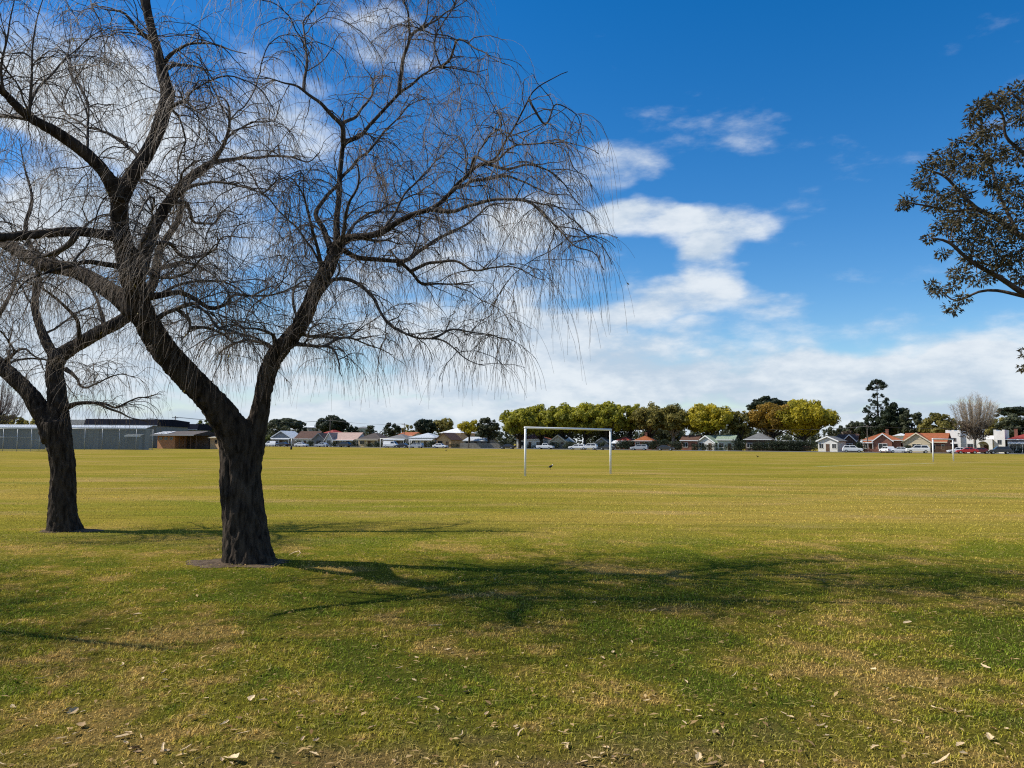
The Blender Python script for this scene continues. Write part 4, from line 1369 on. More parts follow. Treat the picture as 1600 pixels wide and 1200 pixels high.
def hip_shell(root, x0, x1, y0, y1, ze, zr, wm, rm, tm, oh=.5):
    MB().box((x0, y0, 0), (x1, y1, ze)).build('wall', wm, root)
    X0, X1, Yy0, Yy1 = x0 - oh, x1 + oh, y0 - oh, y1 + oh
    k = (Yy1 - Yy0) / 2
    if X1 - X0 < Yy1 - Yy0:
        k2 = (X1 - X0) / 2; a, b = ((X0 + X1) / 2, Yy0 + k2), ((X0 + X1) / 2, Yy1 - k2)
    else:
        a, b = (X0 + k, (Yy0 + Yy1) / 2), (X1 - k, (Yy0 + Yy1) / 2)
    z0_ = ze + .03
    m = MB()
    m.v = [(X0, Yy0, z0_), (X1, Yy0, z0_), (X1, Yy1, z0_), (X0, Yy1, z0_), (*a, zr), (*b, zr)]
    if X1 - X0 < Yy1 - Yy0:
        m.f = [(0, 1, 4), (1, 2, 5, 4), (2, 3, 5), (3, 0, 4, 5), (3, 2, 1, 0)]
    else:
        m.f = [(0, 1, 5, 4), (1, 2, 5), (2, 3, 4, 5), (3, 0, 4), (3, 2, 1, 0)]
    m.m = [0] * 5
    rf = m.build('roof', rm, root)
    g = MB()
    g.box((X0, Yy0 - .08, z0_ - .1), (X1, Yy0 - .004, z0_ + .09)); g.build('gutter', tm, rf)
    return rf


def window(root, x, y, z, w, h, tm, side=None):
    m = MB(); t = .09
    m.box((x - w / 2 - t, y - .07, z - t), (x - w / 2, y + .02, z + h + t)); m.box((x + w / 2, y - .07, z - t), (x + w / 2 + t, y + .02, z + h + t))
    m.box((x - w / 2, y - .07, z + h), (x + w / 2, y + .02, z + h + t)); m.box((x - w / 2, y - .09, z - t), (x + w / 2, y + .02, z))
    m.box((x - .025, y - .06, z), (x + .025, y + .02, z + h))
    o = m.build('window', tm, root)
    MB().box((x - w / 2, y - .03, z), (x + w / 2, y + .01, z + h)).build('pane', MT['glass'], o)


def door(root, x, y, w=.95, h=2.05, m_=None):
    o = MB().box((x - w / 2, y - .05, .1), (x + w / 2, y + .01, h)).build('door', m_ or TRIM['brown'], root)
    MB().box((x + w / 2 - .14, y - .09, 1.0), (x + w / 2 - .08, y - .05, 1.12)).build('handle', MT['galv'], o)


def veranda(root, x0, x1, y0, depth, z, rm, tm, posts=3, rail=False):
    v = MB(); v.prism([(y0 - depth, z - .28), (y0 - .01, z + .12), (y0 - .01, z + .2), (y0 - depth, z - .2)], 'x', x0, x1)
    vr = v.build('veranda_roof', rm, root)
    MB().box((x0, y0 - depth - .08, z - .42), (x1, y0 - depth - .004, z - .16)).build('fascia', tm, vr)
    for k in range(posts):
        x = x0 + .12 + (x1 - x0 - .24) * k / max(1, posts - 1)
        MB().box((x - .06, y0 - depth + .05, 0), (x + .06, y0 - depth + .17, z - .27)).build('post', tm, root)


def chimney(roof, x, y, z0_, z1, m_):
    m = MB(); m.box((x - .35, y - .3, z0_), (x + .35, y + .3, z1)); m.box((x - .42, y - .37, z1), (x + .42, y + .37, z1 + .15))
    m.build('chimney', m_, roof)


def house(lab, x0, x1, yr, ye, kind, wm, rm, tm='white', d_=None, yaw=-24, deep=9.0, k=.92, wins=2, ver=None, chim=None, wing=None, name='house', zmul=1.0, grp='houses facing the field', dr=True):
    xc = (x0 + x1) / 2
    d_ = d_ or HY(xc)
    base = ground(xc, d_)
    Wd = (x1 - x0) * d_ / F * k
    zr, ze = zat(xc, yr, d_) * zmul, zat(xc, ye, d_) * zmul
    ze = max(2.3, ze); zr = max(zr, ze + .8)
    root = empty(name, base, R(yaw))
    tag(root, lab, 'house', grp)
    a, b = -Wd / 2, Wd / 2
    wmat, rmat, tmat = W[wm], RF[rm], TRIM[tm]
    if kind == 'hip':
        rf = hip_shell(root, a, b, 0, deep, ze, zr, wmat, rmat, tmat)
    else:
        rf = gable_shell(root, a, b, 0, deep, ze, zr, 'x' if kind == 'gx' else 'y', wmat, rmat, tmat)
    yf = 0.0
    wx0, wx1 = a, b
    if wing:                                     # projecting front gable: (from, to) as share of the width, ridge share
        f0, f1, hz = wing[:3]
        q0, q1 = a + Wd * f0, a + Wd * f1
        zg = ze + (zr - ze) * hz
        gable_shell(root, q0, q1, -1.5, deep * .5, ze - .02, zg, 'y', W[wing[3]] if len(wing) > 3 else wmat, rmat, tmat, oh=.4)
        window(root, (q0 + q1) / 2, -1.5, .95, min(1.9, (q1 - q0) * .5), 1.25, tmat)
        if f0 > 1 - f1:
            wx1 = q0
        else:
            wx0 = q1
    if ver:
        veranda(root, wx0 + .05, wx1 - .05, 0, 1.8, min(ze, 2.75), rmat if ver == 'r' else RF['steel'], tmat, max(3, int((wx1 - wx0) / 2.2)))
    n = wins
    for j in range(n):
        x = wx0 + (wx1 - wx0) * (j + .5) / n
        if dr and j == n // 2 and n > 1:
            door(root, x, 0); continue
        window(root, x, 0, .95, min(1.6, (wx1 - wx0) / n * .6), 1.15, tmat)
    if chim:
        chimney(rf, a + Wd * chim, deep * .45, ze, zr + .75, W['brick'])
    return root


house('pale grey weatherboard house with steel roof just right of the big willow trunk', 420, 458, 673.5, 684, 'gy', 'grey', 'steel', wins=3, ver='s', yaw=-12)
house('brown tiled white house with a dark tree in front', 458, 494, 674, 685, 'gx', 'white', 'brown', wins=3, yaw=-14)
house('small grey gabled house between two dark trees', 487, 508, 677, 686, 'gy', 'grey', 'dbrown', 'grey', wins=1, yaw=-10, d_=258)
house('red roofed house peeping out behind the faded pink roof', 494, 526, 671.5, 679, 'hip', 'white', 'red', d_=292, wins=2)
house('house with faded pink tiled roof and white gable end', 507, 560, 676, 686.5, 'gx', 'white', 'pink', wins=4, ver='r', wing=(0, .26, .95, 'white'), yaw=-16)
house('grey-brown tiled house with cream wall, right of the pink roof', 556, 598, 675.5, 686, 'hip', 'cream', 'dbrown', 'cream', wins=3, ver='r', yaw=-18)
house('low grey tiled house behind the far goal\'s left post', 598, 638, 678, 686, 'hip', 'grey', 'greyt', wins=4, ver='s', yaw=-18)
house('red tiled house behind the grey and pale blue roofs', 618, 646, 675.5, 681, 'gx', 'cream', 'orange', d_=282, wins=2)
house('white house with pale blue steel roof at the far goal\'s right post', 638, 682, 676, 684, 'hip', 'white', 'steel', wins=4, ver='s', yaw=-18)
house('small brown gabled brick house beside the apricot building', 680, 706, 676.5, 686, 'gy', 'sandbrick', 'brown', 'brown', wins=2, yaw=-18)
house('two storey apricot building with white roof', 684, 724, 668, 676.5, 'hip', 'apricot', 'white', d_=262, wins=3, yaw=-30, dr=False)
house('low grey house hidden behind the small yellow tree', 722, 764, 683, 689, 'gx', 'grey', 'steel', 'grey', wins=3, yaw=-20)
house('white house with red tiled roof left of the near goal', 804, 852, 678, 686.5, 'hip', 'render', 'orange', wins=3, yaw=-20)
house('cream gabled house behind the goal, under the yellow trees', 858, 886, 680, 690, 'gy', 'cream', 'steel', 'cream', wins=2, yaw=-20)
house('grey gabled shed behind the near goal\'s right post', 931, 950, 684, 690, 'gy', 'grey', 'greyt', 'grey', wins=1, yaw=-22)
house('dark red roofed house behind the white garden tent', 960, 986, 682.5, 689, 'hip', 'brick', 'red', wins=2, yaw=-22)
house('orange tiled house under the olive trees', 990, 1020, 680.5, 689, 'hip', 'brick', 'orange', wins=3, chim=.5, yaw=-22)
house('brown roofed brick house left of the pale green roofs', 1064, 1090, 680.5, 688, 'gx', 'brick', 'brown', wins=2, yaw=-24)
house('pale green roofed house with white gable end', 1088, 1118, 681, 690.5, 'gy', 'white', 'green', wins=2, yaw=-40)
house('second pale green roofed house right of the yellow tree trunk', 1120, 1147, 680, 687, 'gx', 'sage', 'green', wins=2, yaw=-24)
house('grey tiled house between the thin tree and the rusty tree', 1164, 1204, 675.5, 687, 'hip', 'darkbrick', 'greyt', wins=3, yaw=-26)
house('small white weatherboard cottage with gable front', 1273, 1314, 682, 688.5, 'gy', 'white', 'greyt', wins=3, yaw=-42, k=.72, deep=6.5)
house('brown tiled house with white bargeboards beside the white four wheel drive', 1309, 1338, 679, 688, 'gx', 'darkbrick', 'brown', wins=2, yaw=-30, wing=(.35, 1, .95, 'darkbrick'), d_=212)
house('red brick bungalow with orange tiled roof behind the power pole', 1347, 1409, 675.5, 688, 'hip', 'brick', 'orange', wins=2, yaw=-30, ver='r', wing=(.30, .78, .8, 'brick'), chim=.62, k=.86)
house('white flat walled house behind the brick bungalow', 1399, 1420, 679, 681, 'hip', 'render', 'white', d_=222, wins=1)
house('cream gabled bungalow with orange tiles behind the white wagon', 1410, 1480, 677, 690, 'gx', 'brick', 'orange', 'cream', wins=3, yaw=-36, wing=(0, .66, 1.0, 'cream'), k=.82, deep=10)
house('red roofed cottage with chimney at the right edge', 1578, 1640, 675.5, 687, 'hip', 'grey', 'red', wins=4, yaw=-34, ver='s', chim=.2)
house('pale cream upper house between the dark trees, left half', 478, 492, 665.5, 668, 'hip', 'cream', 'white', d_=345, wins=2, yaw=-10)
house('pale sage block between the dark evergreen and the brown roof', 553, 574, 667, 669, 'hip', 'sage', 'greyt', d_=340, wins=2, yaw=-10)

# low dark carport with white fascia under the biggest tree
cb = ground(1222, 214)
cp = empty('carport', cb, R(-22))
tag(cp, 'low carport with long white fascia under the biggest yellow tree', 'carport')
MB().box((-5.5, 0, 2.75), (5.5, 6, 3.05)).build('roof', W['render'], cp)
MB().box((-5.2, 5.4, 0), (5.2, 5.7, 2.74)).build('wall', W['darkbrick'], cp)
for x in (-5.2, -1.8, 1.8, 5.1):
    MB().box((x, .15, 0), (x + .12, .27, 2.74)).build('post', TRIM['grey'], cp)

# white parapet house with an arched porch
wb = ground(1524, 197)
wh = empty('house', wb, R(-40))
tag(wh, 'white rendered parapet house with round arched porch', 'house', 'houses facing the field')
zt = zat(1524, 673.5, 197)
sc_ = 197 / F


def notch(m, x0, x1, y0, y1, z):
    m.box((x0, y0, z), (x1, y1, z + .3))


m = MB(); m.box((-6.6, 0, 0), (-3.2, 8, zt)); m.build('wall', W['render'], wh)
m = MB(); m.box((-3.19, .8, 0), (1.0, 8, zt * .80)); m.build('wall', W['render'], wh)
# porch with arch: pillars and the stepped ring above
ax, aw, ah, wt = 1.9, 1.35, 1.65, .35
arc = [(ax - aw * math.cos(math.pi * k / 14), ah + aw * math.sin(math.pi * k / 14)) for k in range(15)]
m = MB()
tp_ = zt * .64
m.box((ax - aw - .75, -1.2, 0), (ax - aw, -1.2 + wt, tp_)); m.box((ax + aw, -1.2, 0), (ax + aw + .75, -1.2 + wt, tp_))
for k in range(14):
    (xa, za), (xb, zb_) = arc[k], arc[k + 1]
    m.prism([(xa, za), (xb, zb_), (xb, tp_), (xa, tp_)], 'y', -1.2, -1.2 + wt)
m.build('porch', W['render'], wh)
m = MB(); m.box((ax - aw - .75, -1.2 + wt + .003, tp_ - .2), (ax + aw + .75, 2.9, tp_)); m.build('porch_roof', W['render'], wh)
m = MB(); m.box((1.01, 2.9, 0), (4.2, 8, zt * .8)); m.build('wall', W['render'], wh)
m = MB(); m.box((4.21, -.4, 0), (6.6, 7, zt)); m.build('wall', W['render'], wh)
for (x0, x1, z, y0, y1) in ((-6.6, -5.9, zt, 0, 8), (-5.2, -4.6, zt, 0, 8), (-3.9, -3.2, zt, 0, 8), (4.21, 4.8, zt, -.4, 7), (6.0, 6.6, zt, -.4, 7)):
    m = MB(); notch(m, x0, x1, y0, y1, z); m.build('parapet', W['render'], wh)
window(wh, -4.9, 0, 1.0, 1.8, 1.3, TRIM['grey']); window(wh, -4.9, 0, 3.1 if zt > 4.6 else 2.6, 1.2, .7, TRIM['grey']); window(wh, -1.2, .8, 1.0, 1.2, 1.3, TRIM['grey']); window(wh, 5.4, -.4, 2.4, .7, .9, TRIM['grey'])
door(wh, 2.0, 2.9)


# ------------------------------------------------------------------ sheds, toilet block and nets on the left
CLAD = [mat_wave('grey_cladding', (0.155, 0.17, 0.17), (0.10, 0.11, 0.115), 9, 'X', .55, .02, .12, .5), mat_wave('grey_cladding_pale', (0.20, 0.215, 0.21), (0.13, 0.14, 0.14), 9, 'X', .55, .02, .12, .5)]
NAVY = mat('navy_roof', (0.014, 0.016, 0.026), .95, var=.25, scale=.5, spec=.05)


def panel_shed(lab, x0, x1, d_, ytop, n, deep=14, roofm=None, group=None):
    A, B = ground(x0, d_), ground(x1, d_)
    root = empty('shed', (A + B) * .5)
    tag(root, lab, 'shed', group)
    Wd = (B - A).length; h = zat((x0 + x1) / 2, ytop, d_)
    MB().box((-Wd / 2, .06, 0), (Wd / 2, deep, h)).build('wall', CLAD[0], root)
    pw = Wd / n
    for k in range(n):
        x = -Wd / 2 + k * pw
        m = MB(); m.box((x + .02, -.02 - .015 * (k % 3), .05), (x + pw - .02, .058, h - .02))
        for j in range(4):
            q = x + .1 + (pw - .25) * j / 3.0
            m.box((q, -.075, .06), (q + .05, -.021 - .015 * (k % 3), h - .03))
        m.build('panel', CLAD[(k * 7 // 3) % 2], root)
    r_ = MB(); r_.prism([(-.5, h + .03), (deep + .3, h + .5), (deep + .3, h + .62), (-.5, h + .15)], 'x', -Wd / 2 - .4, Wd / 2 + .4)
    rf = r_.build('roof', roofm or RF['steel'], root)
    MB().box((-Wd / 2 - .4, -.62, h - .02), (Wd / 2 + .4, -.51, h + .18)).build('gutter', MT['whitepaint'], rf)
    return root


panel_shed('long grey ribbed metal shed behind the curved willow', 100, 226, 140, 669.5, 14, 1.6)
panel_shed('grey metal shed at the left edge behind the nets', -60, 62, 136, 669, 12, 1.6)
panel_shed('short low grey metal annexe at the right end of the long shed', 199, 217, 138.5, 682, 3, 1.2, CLAD[1])


def slab_building(lab, x0, x1, d_, ytop, wm, deep=12, parapet=None, wins=0, name='warehouse'):
    A, B = ground(x0, d_), ground(x1, d_)
    root = empty(name, (A + B) * .5)
    tag(root, lab, 'building')
    Wd = (B - A).length; h = zat((x0 + x1) / 2, ytop, d_)
    MB().box((-Wd / 2, 0, 0), (Wd / 2, deep, h - 1.6)).build('wall', wm, root)
    r_ = MB(); r_.prism([(-.3, h - 1.6), (deep + .3, h - 1.6), (deep + .3, h - .3), (deep * .5, h), (.5, h - .15)], 'x', -Wd / 2 - .3, Wd / 2 + .3)
    rf = r_.build('roof', parapet or NAVY, root)
    MB().box((-Wd / 2 - .3, -.36, h - 1.62), (Wd / 2 + .3, -.305, h - 1.42)).build('gutter', MT['galv'], rf)
    for k in range(wins):
        x = -Wd / 2 + Wd * (k + .5) / wins
        window(root, x, 0, h - 3.4, 1.6, .9, TRIM['grey'])
    return root


slab_building('big dark navy roofed warehouse behind the grey shed', 132, 243, 165, 653.5, CLAD[0], 16, NAVY, 0)
slab_building('grey-blue roofed warehouse part seen behind the curved willow', 100, 131, 168, 654.5, CLAD[1], 16, CLAD[0], 0)
slab_building('low dark blue building with window band behind the toilet block', 244, 306, 190, 661.5, W['grey'], 10, NAVY, 5)
slab_building('long low pale roofed building at the left edge behind the sheds', -80, 64, 160, 662, W['grey'], 14, RF['steel'], 0)

# brick toilet block
tb_ = ground(272, 158); tl = empty('toilet_block', tb_, R(-26))
tag(tl, 'orange brick toilet block with high windows and wide dark porch', 'building')
s_ = 158 / F
xa, xb, xc_ = (234 - 272) * s_, (273 - 272) * s_, (321 - 272) * s_
ht = zat(272, 680.5, 158)
MB().box((xa, 0, 0), (xb, 5.5, ht)).build('wall', W['orangebrick'], tl)
MB().box((xb + .005, 3.0, 0), (xc_, 5.5, ht)).build('wall', W['darkbrick'], tl)  # porch shade is put into the darker brick of this back wall
for k in range(3):
    window(tl, xa + (xb - xa) * (.2 + .3 * k), 0, ht - .85, .75, .45, TRIM['grey'])
for k in range(4):
    x = xb + (xc_ - xb) * (k + .75) / 4 - .06
    MB().box((x, .1, 0), (x + .12, .22, ht)).build('post', TRIM['brown'], tl)
o = MB().box((xb + 1.0, 2.93, 0.05), (xb + 2.0, 2.995, 2.05)).build('door', TRIM['brown'], tl)
r_ = MB(); r_.prism([(-1.0, ht + .01), (6.3, ht + .01), (6.3, ht + .16), (2.7, ht + .95), (-1.0, ht + .16)], 'x', xa - .9, xc_ + .2)
rf = r_.build('roof', RF['dbrown'], tl)
MB().box((xa - .9, -1.1, ht - .03), (xc_ + .2, -1.005, ht + .17)).build('gutter', TRIM['grey'], rf)
for k in range(3):
    x = xa - .4 + k * 1.35
    m = MB(); m.prism([(-.7, ht + .28), (1.9, ht + .83), (1.9, ht + .88), (-.7, ht + .33)], 'x', x, x + .9); m.build('skylight', RF['white'], rf)
# light store building
cb_ = ground(337, 156); cs = empty('brick_shed', cb_, R(-28))
tag(cs, 'small sandy brick shed with dark hatch beside the big willow trunk', 'shed')
ht = zat(337, 683.5, 156); w2_ = 13 * 156 / F
MB().box((-w2_, 0, 0), (w2_, 3.2, ht)).build('wall', W['sandbrick'], cs)
m = MB(); m.v = [(-w2_ - .3, -.3, ht + .02), (w2_ + .3, -.3, ht + .02), (w2_ + .3, 3.5, ht + .02), (-w2_ - .3, 3.5, ht + .02), (-w2_ * .3, 1.6, ht + .5), (w2_ * .3, 1.6, ht + .5)]
m.f = [(0, 1, 5, 4), (1, 2, 5), (2, 3, 4, 5), (3, 0, 4), (3, 2, 1, 0)]; m.m = [0] * 5
m.build('roof', RF['greyt'], cs)
MB().box((-.32, -.06, 1.15), (.32, .01, 1.85)).build('hatch', MT['dark'], cs)
MB().box((-w2_ - .3, -.38, ht - .14), (w2_ + .3, -.305, ht + .05)).build('gutter', TRIM['cream'], cs)


# fences
def net_fence(lab, x0, d0, x1, d1, h, n, cat='fence', rails=(1.0,)):
    A, B = ground(x0, d0), ground(x1, d1)
    root = empty('wire_fence', A, math.atan2(B.y - A.y, B.x - A.x)); tag(root, lab, cat)
    Ln = (B - A).length
    for k in range(n + 1):
        x = Ln * k / n
        m = MB(); m.cyl((x, 0, -.05), (x, 0, h + .02), .04, 8); m.build('post', MT['galv'], root, True)
    for f_ in rails:
        m = MB(); m.cyl((0, -.05, h * f_), (Ln, -.05, h * f_), .03, 6); m.build('rail', MT['galv'], root, True)
    MB().box((0, .045, .03), (Ln, .05, h - .02)).build('netting', MT['net'], root)
    return root


net_fence('wire mesh cricket cage at the left edge', -40, 108, 48, 108, 3.2, 4, rails=(1.0, .62))
net_fence('wire mesh side of the cricket cage, receding behind the willow', 48, 108, 72, 122, 3.2, 2, rails=(1.0, .5))
net_fence('long chain wire fence in front of the grey shed', 76, 128, 238, 134, 3.6, 6, rails=(.99,))


def paling(lab, x0, x1, d0, d1, h, m_, step=.6):
    A, B = ground(x0, d0), ground(x1, d1)
    root = empty('paling_fence', A, math.atan2(B.y - A.y, B.x - A.x)); tag(root, lab, 'fence')
    Ln = (B - A).length
    m = MB(); n = int(Ln / .16)
    for k in range(n):
        x = Ln * k / n; hh = h + random.uniform(-.03, .03)
        m.box((x, 0, .05), (x + .135, .02, hh))
    o = m.build('palings', m_, root); o['kind'] = 'stuff'
    for k in range(int(Ln / 2.4) + 1):
        MB().box((k * 2.4, .07, 0), (k * 2.4 + .1, .17, h - .1)).build('post', m_, root)
    for z in (.4, h - .4):
        MB().box((0, .022, z), (Ln, .068, z + .08)).build('rail', m_, root)


FG = mat('weathered_timber', (0.20, 0.19, 0.175), .9, var=.3, scale=2.0)
FB = mat('brown_timber', (0.13, 0.075, 0.045), .9, var=.3, scale=2.0)
paling('weathered grey paling fence below the small yellow tree', 719, 788, HY(719, 232.5), HY(788, 232.5), 1.6, FG)
paling('grey fence left of the white garden tent', 852, 884, HY(852, 232.0), HY(884, 232.0), 1.5, FG)
paling('dark timber fence between the olive trees', 1018, 1064, HY(1018, 232.5), HY(1064, 232.5), 1.7, FB)
paling('dark timber fence under the biggest yellow tree', 1204, 1268, HY(1204, 230.0), HY(1268, 230.0), 1.5, FB)
paling('low red-brown front fence of the brick bungalow', 1350, 1392, HY(1350, 230.0), HY(1392, 230.0), .9, W['brick'])
paling('low white picket fence right of the brick bungalow', 1393, 1409, HY(1393, 230.0), HY(1409, 230.0), 1.15, MT['whitepaint'])
paling('brown timber fence right of the cream gabled bungalow', 1462, 1492, HY(1462, 231.0), HY(1492, 231.0), 1.7, FB)


def hedge(lab, x0, x1, base_, h, dep=1.3, leaf='dark'):
    A, B = ground(x0, HY(x0, base_)), ground(x1, HY(x1, base_))
    root = empty('hedge', (A + B) * .5, math.atan2(B.y - A.y, B.x - A.x)); tag(root, lab, 'hedge')
    Ln = (B - A).length; rr = np.random.default_rng(int(x0))
    cs, rs = [], []
    for k in range(max(3, int(Ln / .7))):
        for z in (.35, .8):
            cs.append(np.array([-Ln / 2 + Ln * (k + rr.random()) / max(3, int(Ln / .7)), rr.uniform(-.2, .2), h * z * rr.uniform(.85, 1.05)])); rs.append(h * rr.uniform(.28, .42))
    V, Fq, T = leaf_cloud(np.array(cs), rs, 260, .12, rr)
    V[:, 2] = np.maximum(V[:, 2], .02)
    link('foliage', np_mesh('foliage', V, Fq, attrs={'tint': T}), LEAF[leaf], root)
    m = MB()
    for k in range(max(2, int(Ln / 1.5))):
        x = -Ln / 2 + Ln * (k + .5) / max(2, int(Ln / 1.5)); m.tube([(x, 0, 0), (x + .1, 0, h * .7)], [.05, .02], 5)
    m.build('stem', MT['farbark'], root)


for k, (x, w_, h_, lb) in enumerate(((430, 8, 1.5, 'before the pale grey house'), (466, 8, 1.6, 'at the brown tiled house'), (484, 7, 1.9, 'left of the small grey gable'), (520, 8, 1.7, 'at the white gable end of the pink roofed house'), (553, 9, 2.1, 'between the pink and the grey-brown roofs'), (590, 7, 1.6, 'left of the far goal'), (640, 8, 1.5, 'behind the far goal\'s right post'), (668, 9, 1.7, 'right of the silver wagon'), (676, 6, 2.2, 'left of the brown gabled brick house'))):
    hedge('added dark shrub ' + lb, x - w_ / 2, x + w_ / 2, 229.0 - (k % 3) * .4, h_)
for k, (x, w_, h_) in enumerate(((790, 10, 1.6), (866, 9, 1.3), (888, 8, 1.5), (936, 10, 1.4), (975, 12, 1.8), (1012, 10, 1.5), (1030, 12, 1.9), (1058, 10, 1.6), (1156, 9, 1.9), (1188, 12, 1.6), (1212, 14, 1.8), (1240, 16, 1.9), (1262, 12, 1.7), (1344, 7, 1.6), (1420, 6, 1.2))):  # added shrubs, enlarged to darken the space below the street crowns
    hedge('added dark shrub ' + ('left of the near goal', 'by the white ute', 'behind the white wagon', 'right of the white four wheel drive in the goal', 'right of the white tent', 'beside the orange tiled house', 'at the dark timber fence end', 'before the brown roofed brick house', 'under the thin olive tree', 'left of the carport', 'at the carport\'s left post', 'under the biggest tree, in front of the carport', 'at the foot of the biggest tree', 'beside the power pole at the bungalow', 'in front of the cream gable')[k], x - w_ * .85, x + w_ * .85, 230.5 - (k % 3) * .6, h_ * 1.55)
for k, a in enumerate(((522, 545, 230.5, 1.5, 'dark hedge in front of the pink roofed house'), (572, 597, 230.5, 1.3, 'dark hedge in front of the grey-brown house'), (602, 622, 230.0, 1.1, 'low dark hedge under the far goal\'s left post'),
                       (1080, 1114, 231, 1.7, 'dark green hedge in front of the white gable end'), (1118, 1150, 231, 1.6, 'dark green hedge right of the yellow tree trunk'), (1170, 1204, 231, 1.5, 'dark hedge in front of the grey tiled house'),
                       (700, 718, 231, 1.3, 'dark hedge beside the apricot building'), (820, 838, 231, 1.2, 'round dark shrub row in front of the red roofed white house'), (1538, 1560, 227.5, .8, 'low dark hedge in front of the arched porch'), (1570, 1640, 230, 1.4, 'dark hedge in front of the red roofed cottage'), (440, 456, 230, 1.2, 'dark hedge in front of the pale grey house'))):
    hedge(a[4], a[0], a[1], a[2], a[3])


# power poles and lines
def pole(lab, x, d_, top, arm=1.8, rz=0.3):
    b_ = ground(x, d_); h = zat(x, top, d_)
    root = empty('power_pole', b_, rz); tag(root, lab, 'power pole', 'power poles along the street')
    m = MB(); m.tube([(0, 0, -.1), (0, 0, h)], [.15, .1], 8); m.build('mast', MT['pole'], root, True)
    if arm:
        MB().box((-arm / 2, -.2, h - .5), (arm / 2, -.1, h - .38)).build('crossarm', MT['pole'], root)
        for k in range(4):
            x_ = -arm / 2 + .1 + (arm - .2) * k / 3
            m = MB(); m.cyl((x_, -.15, h - .38), (x_, -.15, h - .24), .045, 6); m.build('insulator', MT['beak'], root)
    return b_ + Vector((0, 0, h - .25))


pA = pole('power pole standing in front of the red brick bungalow', 1356, 198, 664, rz=-.35)
pB = pole('power pole behind the red roofed cottage at the right edge', 1640, 178, 664, rz=-.35)
pC = pole('thin power pole rising above the faded pink roof', 515, 268, 655, rz=-.35)
pD = pole('power pole in front of the pale blue roof', 631, 256, 661, rz=-.35)
pE = pole('power pole above the toilet block', 272, 182, 650, 1.4, .2)
pF = pole('thin light pole between the green roofs and the grey tiled house', 1142, 224, 665, 0)


def wires(lab, A, B, sag=.7):
    root = empty('power_line', A); tag(root, lab, 'wire')
    for k in range(3):
        o_ = Vector((0, 0, 0)); n = 16; pts = []
        side = (B - A).cross(Vector((0, 0, 1))).normalized() * (-.75 + .75 * k)
        for j in range(n + 1):
            t = j / n
            pts.append((B - A) * t + side + Vector((0, 0, -sag * 4 * t * (1 - t))))
        m = MB(); m.tube(pts, .022, 4); m.build('cable', MT['wire'], root)


wires('sagging power lines at the right, from the bungalow pole to the edge', pA, pB)
wires('power lines above the pink and grey roofs', pC, pD)
wires('power line running right from the pole above the toilet block', pE, pC, 1.2)
wires('power lines running left from the bungalow pole behind the trees', pF, pA, 1.0)

# small white street sign
b_ = ground(1168, 214); sg = empty('street_sign', b_, R(-15)); tag(sg, 'small blank white sign on a post below the grey tiled house', 'sign')
m = MB(); m.cyl((0, 0, 0), (0, 0, 2.6), .04, 8); m.build('post', MT['galv'], sg, True)
MB().box((-.28, -.06, 1.95), (.28, -.042, 2.6)).build('plate', MT['whitepaint'], sg)

# white garden tent
b_ = ground(961, 220); gz = empty('garden_tent', b_, R(-20)); tag(gz, 'white garden tent beside the near goal\'s right post, under the trees', 'tent')
for x in (-1.3, 1.3):
    for y in (0, 2.6):
        m = MB(); m.cyl((x, y, 0), (x, y, 2.0), .035, 6); m.build('leg', MT['galv'], gz)
m = MB(); m.v = [(-1.4, -.1, 1.75), (1.4, -.1, 1.75), (1.4, 2.7, 1.75), (-1.4, 2.7, 1.75), (-1.4, -.1, 2.02), (1.4, -.1, 2.02), (1.4, 2.7, 2.02), (-1.4, 2.7, 2.02), (0, 1.3, 2.75)]
m.f = [(0, 1, 5, 4), (1, 2, 6, 5), (2, 3, 7, 6), (3, 0, 4, 7), (4, 5, 8), (5, 6, 8), (6, 7, 8), (7, 4, 8)]; m.m = [0] * 8
m.build('canopy', MT['whitepaint'], gz)


# ------------------------------------------------------------------ vehicles
def paint(name, c):
    return mat(name, c, .28, spec=.5, coat=.6)


PAINT = {'white': paint('white_car_paint', (0.76, 0.76, 0.76)), 'silver': paint('silver_car_paint', (0.42, 0.44, 0.46)), 'red': paint('red_car_paint', (0.42, 0.018, 0.02)),
         'dark': paint('dark_car_paint', (0.035, 0.037, 0.042)), 'blue': paint('blue_car_paint', (0.06, 0.10, 0.2)), 'maroon': paint('maroon_car_paint', (0.14, 0.015, 0.02))}
SHAPES = {  # lower outline, cabin outline (x from front to back, z), length
    'suv': ([(-2.3, .38), (-2.33, .75), (-2.2, .98), (-1.15, 1.08), (2.25, 1.12), (2.32, .8), (2.3, .4)], [(-1.2, 1.07), (-.45, 1.72), (1.75, 1.74), (2.2, 1.1)]),
    'sedan': ([(-2.25, .32), (-2.3, .62), (-2.1, .8), (-1.0, .93), (1.5, .98), (2.25, .95), (2.3, .6), (2.25, .34)], [(-1.05, .92), (-.3, 1.42), (.95, 1.44), (1.75, .96)]),
    'wagon': ([(-2.4, .34), (-2.44, .66), (-2.25, .86), (-1.2, .98), (2.3, 1.02), (2.4, .7), (2.36, .36)], [(-1.25, .97), (-.5, 1.52), (1.95, 1.54), (2.3, 1.0)]),
    'ute': ([(-2.5, .4), (-2.52, .75), (-2.35, .98), (-1.3, 1.08), (2.5, 1.08), (2.52, .6), (2.45, .42)], [(-1.35, 1.07), (-.7, 1.72), (.55, 1.74), (.8, 1.07)]),
    'van': ([(-2.4, .38), (-2.45, .8), (-2.3, 1.1), (-1.9, 1.2), (2.4, 1.25), (2.44, .7), (2.4, .4)], [(-1.95, 1.18), (-1.1, 2.0), (2.3, 2.05), (2.4, 1.22)]),
}


